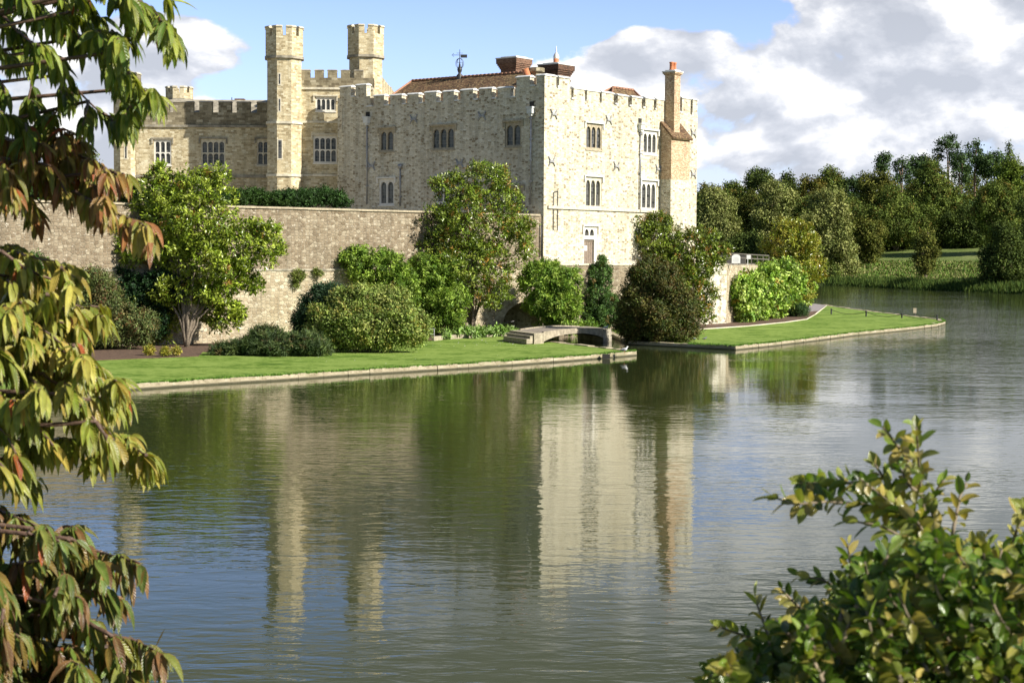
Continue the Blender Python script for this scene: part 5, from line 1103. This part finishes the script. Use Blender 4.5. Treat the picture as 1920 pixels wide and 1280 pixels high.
# reeds and rough grass on the far bank
rr = np.random.default_rng(3)
def blades(name, n, sampler, h, w, cols, seed, mt='far', lean=.25):
    x, y, z = sampler(n); n = len(x); P = np.stack([x, y, z], 1); D = np.stack([rr.normal(size=n)*lean, rr.normal(size=n)*lean, np.ones(n)], 1); Nn = np.stack([rr.normal(size=n), rr.normal(size=n)-1, np.zeros(n)], 1)
    V, Q, T = leaf_quads(P, D, Nn, h*rr.uniform(.6, 1.3, n), w*rr.uniform(.7, 1.3, n), np.array(cols)[rr.integers(0, len(cols), n)]*(1+rr.normal(size=(n, 1))*.15)); return tag(link(name, mesh_np(name, V, Q, T), M[mt]), kind='stuff')
def bank_s(lo, hi, u0=1540, u1=1990):
    def f(n):
        u = rr.uniform(u0, u1, n*3); az = (u-960)/F; y = rr.uniform(285, 440, n*3); x = az*y; d = bank_dist(x, y); k = (d > lo) & (d < hi); x, y = x[k][:n], y[k][:n]; return x, y, ground_h(x, y)-.05
    return f
blades('reeds', 26000, bank_s(-1.2, 6), 1.5, .2, [G('#4a5f2a'), G('#58682f'), G('#3c5026')], 1)
blades('rough_grass', 30000, bank_s(4, 50), .9, .5, [G('#6c843a'), G('#808850'), G('#5e7a34'), G('#948e62'), G('#6e7844'), G('#587636')], 2, lean=.6)
def near_s(n):
    x = rr.uniform(-12, 12, n); y = rr.uniform(.5, 17, n); return x, y, ground_h(x, y)-.02
blades('bank_grass', 30000, near_s, .22, .02, [G('#55702a'), G('#6a8034')], 3, 'leaf', lean=.5)
# lawn clippings: fallen pale leaves on the left lawn
fl = [(1066-0, 0)]
mb = MB(); lf = [(798, 647), (858, 644), (892, 646), (931, 647), (870, 649), (982, 637), (902, 638), (940, 640), (960, 645), (910, 641)]+[(r_.uniform(800, 1010), r_.uniform(637, 652)) for _ in range(45)]+[(r_.uniform(560, 1100), r_.uniform(660, 690)) for _ in range(30)]
for k_, (u, v) in enumerate(lf):
    q = PZ(u, v, GZ+.01); s = r_.uniform(.06, .13) if k_ < 10 else r_.uniform(.03, .07); mb.q([q, q+Vector((s, .02, .03)), q+Vector((s*1.1, s*1.6, .05)), q+Vector((.01, s*1.5, .02))])
tag(mb.build('fallen_leaves', M['dressed_white']), kind='stuff')

def rim(path, dep):
    P = np.array(path)
    def f(n):
        k = rr.integers(0, len(P)-1, n); t = rr.random(n); a = P[k]; b = P[k+1]; p = a+(b-a)*t[:, None]; p = p+np.array([.1, 1.0])*rr.uniform(-.06, dep, n)[:, None]; return p[:, 0], p[:, 1], np.full(n, GZ-.01)
    return f
blades('edge_grass', 9000, rim(front1[2:], .5), .16, .05, [G('#5c8a2a'), G('#7a9c40'), G('#4c7424')], 8, 'leaf', lean=.6)
blades('edge_grass', 6000, rim(fr2[2:], .5), .18, .06, [G('#5c8a2a'), G('#7a9c40'), G('#4c7424')], 9, 'leaf', lean=.6)
# ================================================================== foreground cherry tree (left)
def long_leaves(P, D, Nn, L, Wd, droop, tint, mname, mt, parent, rows=7, fold=.35, prof=None):
    n = len(P); D = nrmz(D); Nn = nrmz(Nn); S_ = nrmz(np.cross(D, Nn)); ss = np.linspace(0, 1, rows); pos = P.copy(); d = D.copy(); Vs = []; UV = []
    prof = prof or (lambda s: np.sin(math.pi*s**.8)**.8*(1-.25*s)); wav = rr.uniform(0, 6, (n, 1))
    for k, s in enumerate(ss):
        nn = nrmz(np.cross(S_, d)); nn = np.where((np.sum(nn*Nn, 1) < 0)[:, None], -nn, nn); w = (prof(s) if 0 < s < 1 else .04)*Wd[:, None]*.5
        cup = fold*w; rp = .05*w*np.sin(wav+s*14)
        Vs.append(np.stack([pos-S_*w+nn*(cup+rp), pos-S_*w*.5+nn*cup*.35, pos, pos+S_*w*.5+nn*cup*.35, pos+S_*w+nn*(cup-rp)], 1)); UV.append(np.tile(np.array([[s, -1], [s, -.5], [s, 0], [s, .5], [s, 1]]), (n, 1, 1)))
        if k < rows-1:
            d = nrmz(d+np.array([0, 0, -1])*(droop[:, None]/(rows-1))); pos = pos+d*(L[:, None]/(rows-1))
    V = np.concatenate(Vs, 1); UV = np.concatenate(UV, 1); m = rows*5; b = (np.arange(n)*m)[:, None, None]; q = []
    for k in range(rows-1):
        for j in range(4): a = k*5+j; q.append([a, a+1, a+6, a+5])
    Q = (b+np.array(q)[None]).reshape(-1, 4)
    me = mesh_np(mname, V.reshape(-1, 3), Q, np.repeat(tint, m, axis=0), UV.reshape(-1, 2), smooth=True); return link(mname, me, M[mt], parent)
rr = np.random.default_rng(12); r_ = random.Random(12)
TB = Vector((-3.6, 5.2, float(ground_h(-3.6, 5.2))-.1))
ctree = thing('cherry_tree', 'near cherry tree with drooping bronze and green leaves filling the left side', 'tree', tuple(TB))
gA = [G('#5a6c20'), G('#6e7e2c'), G('#48601c'), G('#848c38')]; gB = [G('#837a38'), G('#85683a'), G('#6b6e2a'), G('#968846'), G('#7e5434')]; gC = [G('#868a38'), G('#9c9646'), G('#667426'), G('#90803a'), G('#727c2e'), G('#8e9144')]; gD = [G('#68692a'), G('#72602e'), G('#54642a'), G('#6e5234'), G('#6e7438'), G('#566a2c')]
BR = [ # (points in the photo, distance, palette, leaves per node, node spacing px, spread)
 ([(-60, -30), (20, 45), (75, 95), (120, 140), (165, 190), (205, 225), (240, 232)], 3.8, gA, 5), ([(75, 95), (60, 150), (50, 200)], 3.9, gA, 5), ([(120, 140), (110, 200), (85, 250)], 4.0, gA, 4), ([(165, 190), (160, 215), (155, 235)], 3.7, gA, 4),
 ([(-60, -60), (40, -10), (95, 30), (150, 70), (200, 100), (235, 130), (262, 165), (300, 185)], 3.7, gA, 6), ([(150, 70), (185, 60), (215, 62), (250, 78)], 3.6, gA, 6), ([(95, 30), (150, 20), (190, 35)], 3.7, gA, 6),
 ([(180, -60), (225, -25), (255, 0), (285, 15), (318, 60), (335, 80)], 3.6, gA, 5), ([(225, -25), (250, 10), (262, 30)], 3.6, gA, 5), ([(255, -40), (305, -15), (320, 0)], 3.5, gA, 4),
 ([(-60, 60), (-10, 85), (25, 110)], 3.9, gA, 5), ([(-60, 140), (0, 150), (10, 175)], 3.9, gA, 4), ([(-60, 200), (-5, 210), (40, 225), (55, 240)], 3.8, gA, 5), ([(200, 100), (215, 140), (225, 160)], 3.6, gA, 5), ([(262, 165), (250, 190), (235, 215)], 3.7, gA, 4),
 ([(-60, 235), (20, 262), (80, 272), (130, 285), (170, 300), (205, 320)], 3.9, gB, 5), ([(-60, 290), (30, 300), (90, 310), (140, 330), (180, 350)], 3.8, gB, 5), ([(-60, 350), (10, 360), (50, 368)], 3.7, gB, 5), ([(90, 310), (110, 335), (125, 365)], 3.8, gB, 5),
 ([(140, 360), (185, 385), (215, 400), (245, 412), (275, 425)], 3.5, gB, 4), ([(130, 285), (160, 262), (125, 245), (100, 240)], 3.9, gB, 3), ([(205, 320), (225, 330)], 3.8, gB, 4),
 ([(-60, 440), (0, 470), (50, 478), (100, 490), (140, 520)], 3.7, gC, 6), ([(-60, 500), (20, 520), (70, 545), (110, 560), (140, 580)], 3.6, gC, 6), ([(100, 560), (135, 575), (160, 590), (190, 600)], 3.7, gC, 5), ([(0, 470), (40, 500), (110, 530)], 3.7, gC, 5),
 ([(-60, 570), (0, 590), (60, 605), (110, 640), (150, 650)], 3.5, gC, 6), ([(-60, 620), (40, 640), (110, 655), (160, 680), (205, 705)], 3.5, gC, 6), ([(-60, 670), (30, 690), (80, 700), (130, 740), (180, 790), (230, 830), (270, 850), (290, 862)], 3.4, gC, 6), ([(130, 740), (170, 750), (220, 740)], 3.4, gC, 5),
 ([(80, 700), (150, 700), (210, 720), (235, 745)], 3.5, gC, 6), ([(180, 790), (200, 820), (195, 850)], 3.4, gC, 5), ([(-60, 740), (20, 770), (70, 800), (100, 835)], 3.4, gC, 6), ([(-60, 780), (0, 800), (30, 850)], 3.3, gC, 6), ([(20, 700), (50, 740), (60, 780)], 3.4, gC, 5),
 ([(-60, 840), (0, 870), (30, 900)], 3.3, gC, 5), ([(-60, 920), (-10, 950), (30, 970), (70, 985)], 3.3, gD, 5), ([(-60, 1010), (20, 1000), (80, 995), (130, 1010), (165, 1025)], 3.2, gD, 6), ([(130, 1010), (185, 1035), (230, 1045), (262, 1055)], 3.2, gD, 5),
 ([(-60, 1060), (10, 1060), (70, 1050), (130, 1065), (180, 1090), (205, 1120)], 3.1, gD, 6), ([(-60, 1120), (20, 1120), (90, 1130), (150, 1160), (190, 1200)], 3.1, gD, 6), ([(150, 1160), (210, 1190), (255, 1200), (300, 1225)], 3.1, gD, 6), ([(-60, 1190), (30, 1190), (100, 1210), (150, 1250)], 3.0, gD, 6),
 ([(-60, 1260), (30, 1255), (90, 1275), (140, 1300)], 3.0, gD, 6), ([(190, 1200), (230, 1240), (240, 1280)], 3.1, gD, 5), ([(-60, 1330), (40, 1310), (120, 1330), (200, 1320)], 3.0, gD, 6), ([(60, 990), (60, 1030), (40, 1090)], 3.2, gD, 5), ([(20, 1120), (30, 1160), (20, 1200)], 3.1, gD, 5),
 ([(-60, 1090), (-10, 1090), (10, 1150)], 3.0, gD, 6), ([(-60, 550), (-20, 560), (20, 580)], 3.5, gC, 6), ([(-60, 640), (-10, 650), (20, 680)], 3.4, gC, 6), ([(-60, 720), (-20, 730), (10, 760)], 3.4, gC, 6), ([(-60, 1160), (-20, 1170), (10, 1230)], 3.0, gD, 6),
 ([(60, 605), (100, 600), (140, 610), (150, 615)], 3.6, gC, 5), ([(-60, 30), (-20, 20), (40, 60)], 3.9, gA, 5), ([(-60, -100), (60, -70), (130, -30), (170, 10)], 3.7, gA, 6), ([(60, -70), (110, -50), (120, 0)], 3.8, gA, 5), ([(-60, 1230), (0, 1250), (60, 1290)], 3.0, gD, 6), ([(90, 1130), (110, 1110), (150, 1120)], 3.1, gD, 5),
]
SUB = []
for pts, D, pal, per in BR:
    for a, b in zip(pts[:-1], pts[1:]):
        L = math.hypot(b[0]-a[0], b[1]-a[1]); n = int(L/(44 if pal is not gA else 75)+r_.random())
        for k in range(n):
            s_ = r_.random(); u, v = a[0]+(b[0]-a[0])*s_, a[1]+(b[1]-a[1])*s_; ang = math.atan2(b[1]-a[1], b[0]-a[0])+r_.choice((-1, 1))*r_.uniform(.4, 1.1); l = r_.uniform(22, 52)*(1 if u < 150 else .6)
            if v < 230 and u > 60: l *= .6
            SUB.append(([(u, v), (u+l*.5*math.cos(ang), v+l*.5*math.sin(ang)), (u+l*math.cos(ang), v+l*math.sin(ang)*.9+5)], D+r_.uniform(-.25, .35), pal, per))
MAINN = len(BR); BR = BR+SUB
LP, LDr, LN, LL, LW, LT, LDp = [], [], [], [], [], [], []
mbT = MB(); ends = []
for pts, D, pal, per in BR:
    W3 = [PD(u, v, D+.25*math.sin(i*1.7+v)) for i, (u, v) in enumerate(pts)]; 
    if len(ends) < MAINN: ends.append((W3[0], pts[0]))
    # resample with a little wander
    path = []
    for a, b in zip(W3[:-1], W3[1:]):
        n = max(2, int((b-a).length/.02)); path += [a.lerp(b, k/n)+Vector((r_.uniform(-1, 1), r_.uniform(-1, 1), r_.uniform(-1, 1)))*.0018 for k in range(n)]
    path.append(W3[-1]); m = len(path); mbT.tube(path, [(.0036 if len(ends) < MAINN or D < 0 else .0028)*(1-.75*i/m)+.0008 for i in range(m)], 6)
    for i in range(1, m):
        last = i >= m-3
        k = per-1 if last else (r_.choice((2, 2, 3)) if r_.random() < (1.0 if pal is not gA else .8)*per/5 else 0)
        t = (path[i]-path[i-1]).normalized()
        for _ in range(k):
            side = Vector((r_.gauss(0, 1), r_.gauss(0, 1), r_.gauss(0, .5))); dd = (t*(.8 if last else .6)+side*.36+Vector((.12, 0, -.40)))
            LP.append(path[i]+Vector((r_.uniform(-1, 1), r_.uniform(-1, 1), r_.uniform(-1, 1)))*.006); LDr.append(dd.normalized()); LN.append(Vector((r_.gauss(0, .35)+.55, r_.gauss(0, .35)-.55, .75)))
            c = np.array(r_.choice(pal))*r_.uniform(.85, 1.5)
            if r_.random() < (.035 if pal is gB else .012): c = G('#a85830')*r_.uniform(.6, 1.05)
            LL.append(r_.uniform(.036, .076)); LW.append(r_.uniform(.24, .31)*LL[-1]); LT.append(c); LDp.append(r_.uniform(.5, 2.8))
long_leaves(np.array(LP), np.array(LDr), np.array(LN), np.array(LL), np.array(LW), np.array(LDp), np.array(LT), 'foliage', 'cherry', ctree, fold=.45)
# boughs outside the frame joining the twigs to the trunk
mbT2 = MB(); trunk_top = TB+Vector((.15, .1, 5.2)); tr = [TB.lerp(trunk_top, s)+Vector((.08*math.sin(s*7), .06*math.cos(s*5), 0)) for s in np.linspace(0, 1, 16)]
mbT2.tube(tr, [.17-.10*i/15 for i in range(16)], 12)
zsort = sorted(ends, key=lambda e: e[0].z)
for e, pp_ in zsort:
    zt0 = min(max(e.z-.35, TB.z+.8), trunk_top.z-.05); a = tr[min(15, max(0, int((zt0-TB.z)/5.2*15)))]; mid = a.lerp(e, .5)+Vector((0, 0, .10))
    mbT2.tube([a, a.lerp(mid, .5)+Vector((0, 0, .05)), mid, mid.lerp(e, .5)+Vector((0, 0, .02)), e], [.03, .02, .012, .007, .004], 7)
mbT2.build('trunk', M['redtwig'], ctree); mbT.build('twigs', M['redtwig'], ctree)
# ================================================================== foreground box bush (right)
BB = Vector((1.25, 2.6, float(ground_h(1.25, 2.6))-.05))
bush = thing('box_bush', 'near box bush with small glossy oval leaves in the bottom right corner', 'bush', tuple(BB))
shoots = [([(1800, 1160), (1745, 1020), (1728, 930), (1722, 860), (1718, 800)], 2.05), ([(1728, 900), (1700, 860), (1675, 825), (1655, 800)], 2.05), ([(1745, 1010), (1690, 960), (1620, 945), (1550, 940), (1490, 945), (1445, 930)], 2.0), ([(1740, 990), (1670, 930), (1600, 905), (1540, 905), (1500, 905)], 2.1),
 ([(1780, 1040), (1790, 980), (1800, 930), (1812, 905)], 2.05), ([(1700, 930), (1660, 900), (1640, 870)], 2.1), ([(1690, 960), (1640, 920), (1610, 895)], 2.0), ([(1760, 990), (1740, 940), (1770, 900)], 2.1), ([(1770, 1100), (1700, 1010), (1650, 985), (1590, 975)], 2.0), ([(1728, 930), (1700, 905), (1690, 880)], 2.05),
 ([(1745, 1020), (1720, 980), (1680, 960)], 1.95), ([(1640, 1180), (1600, 1120), (1540, 1085), (1500, 1080)], 2.2), ([(1560, 1200), (1500, 1140), (1465, 1105)], 2.2), ([(1500, 1250), (1440, 1190), (1415, 1120)], 2.2), ([(1480, 1260), (1420, 1200), (1350, 1175)], 2.2), ([(1450, 1290), (1400, 1265), (1310, 1275)], 2.2), ([(1600, 1100), (1595, 1060), (1590, 1020)], 2.3),
 ([(1900, 1120), (1890, 1040), (1915, 970), (1925, 950)], 2.1), ([(1850, 1100), (1850, 1040), (1845, 1010)], 2.1), ([(1810, 1130), (1810, 1060), (1790, 1030)], 2.0), ([(1760, 1140), (1700, 1080), (1650, 1060)], 1.95), ([(1780, 1200), (1730, 1150), (1690, 1160), (1700, 1190)], 1.8), ([(1680, 1200), (1640, 1150), (1610, 1130)], 1.95), ([(1400, 1230), (1350, 1240), (1330, 1270)], 2.2)]
def inside(u, v):
    top = np.interp(u, [1300, 1350, 1420, 1500, 1560, 1600, 1650, 1700, 1760, 1850, 1900, 2050], [1290, 1235, 1190, 1130, 1105, 1050, 1010, 1000, 990, 1020, 1000, 960]); return v > top+10
for _ in range(1000):
    u, v = r_.uniform(1330, 2050), r_.uniform(1000, 1400)
    if not inside(u, v): continue
    du, dv = r_.uniform(-60, 30), r_.uniform(-90, -30); D = r_.choice((1.75, 1.9, 2.1, 2.3, 2.5, 2.8, 3.0)); shoots.append(([(u-du, v-dv), (u-du*.4, v-dv*.5), (u, v)], D))
P2, D2_, N2, L2, W2, T2 = [], [], [], [], [], []
mbS = MB(); bxc = [G('#527022'), G('#64802c'), G('#3e5a1c'), G('#748a38'), G('#7e8a38')]; yel = [G('#a09c4e'), G('#ac9c54'), G('#8f9848')]
for si, (pts, D) in enumerate(shoots):
    W3 = [PD(u, v, D+.05*math.sin(u+v)) for u, v in pts]; path = []
    for a, b in zip(W3[:-1], W3[1:]):
        n = max(1, int(round((b-a).length/.0125))); path += [a.lerp(b, k/n) for k in range(n)]
    path.append(W3[-1]); m = len(path); mbS.tube(path, [.0030*(1-.6*i/m) for i in range(m)], 5); old = r_.random() < .36 or si < 24; a0_ = r_.uniform(0, 3)
    for i in range(m):
        t = (path[min(i+1, m-1)]-path[max(i-1, 0)]).normalized(); e1 = t.cross(Vector((.3, 1, .2))).normalized(); e2 = t.cross(e1); a = a0_+i*math.pi/2
        for s in (0, math.pi):
            o = e1*math.cos(a+s)+e2*math.sin(a+s); end = i >= m-2
            P2.append(path[i]+o*.002); D2_.append((o*(.75 if not end else .5)+t*(.6 if not end else .9)+Vector((0, 0, .1))).normalized()); N2.append((t*.9-o*.4+Vector((0, -.2, .5))).normalized())
            l = r_.uniform(.018, .031)*(1 if i < m-1 else .8); L2.append(l); W2.append(l*r_.uniform(.44, .56)); c = np.array(r_.choice(yel if (old and r_.random() < .6) else bxc))*r_.uniform(.65, 1.2); T2.append(c)
long_leaves(np.array(P2), np.array(D2_), np.array(N2), np.array(L2), np.array(W2), rr.uniform(.1, .9, len(P2)), np.array(T2), 'foliage', 'box', bush, rows=6, fold=.30, prof=lambda s: (math.sin(math.pi*s**.9))**.6)
for (u, v, D) in ((1780, 1170, 2.05), (1640, 1250, 2.2), (1900, 1150, 2.1), (1500, 1300, 2.2), (1760, 1300, 2.0), (2000, 1200, 2.4)):
    e = PD(u, v, D); mbS.tube([BB, BB.lerp(e, .5)+Vector((.03, 0, 0)), e], [.02, .012, .005], 7)
mbS.build('stems', M['bark'], bush)
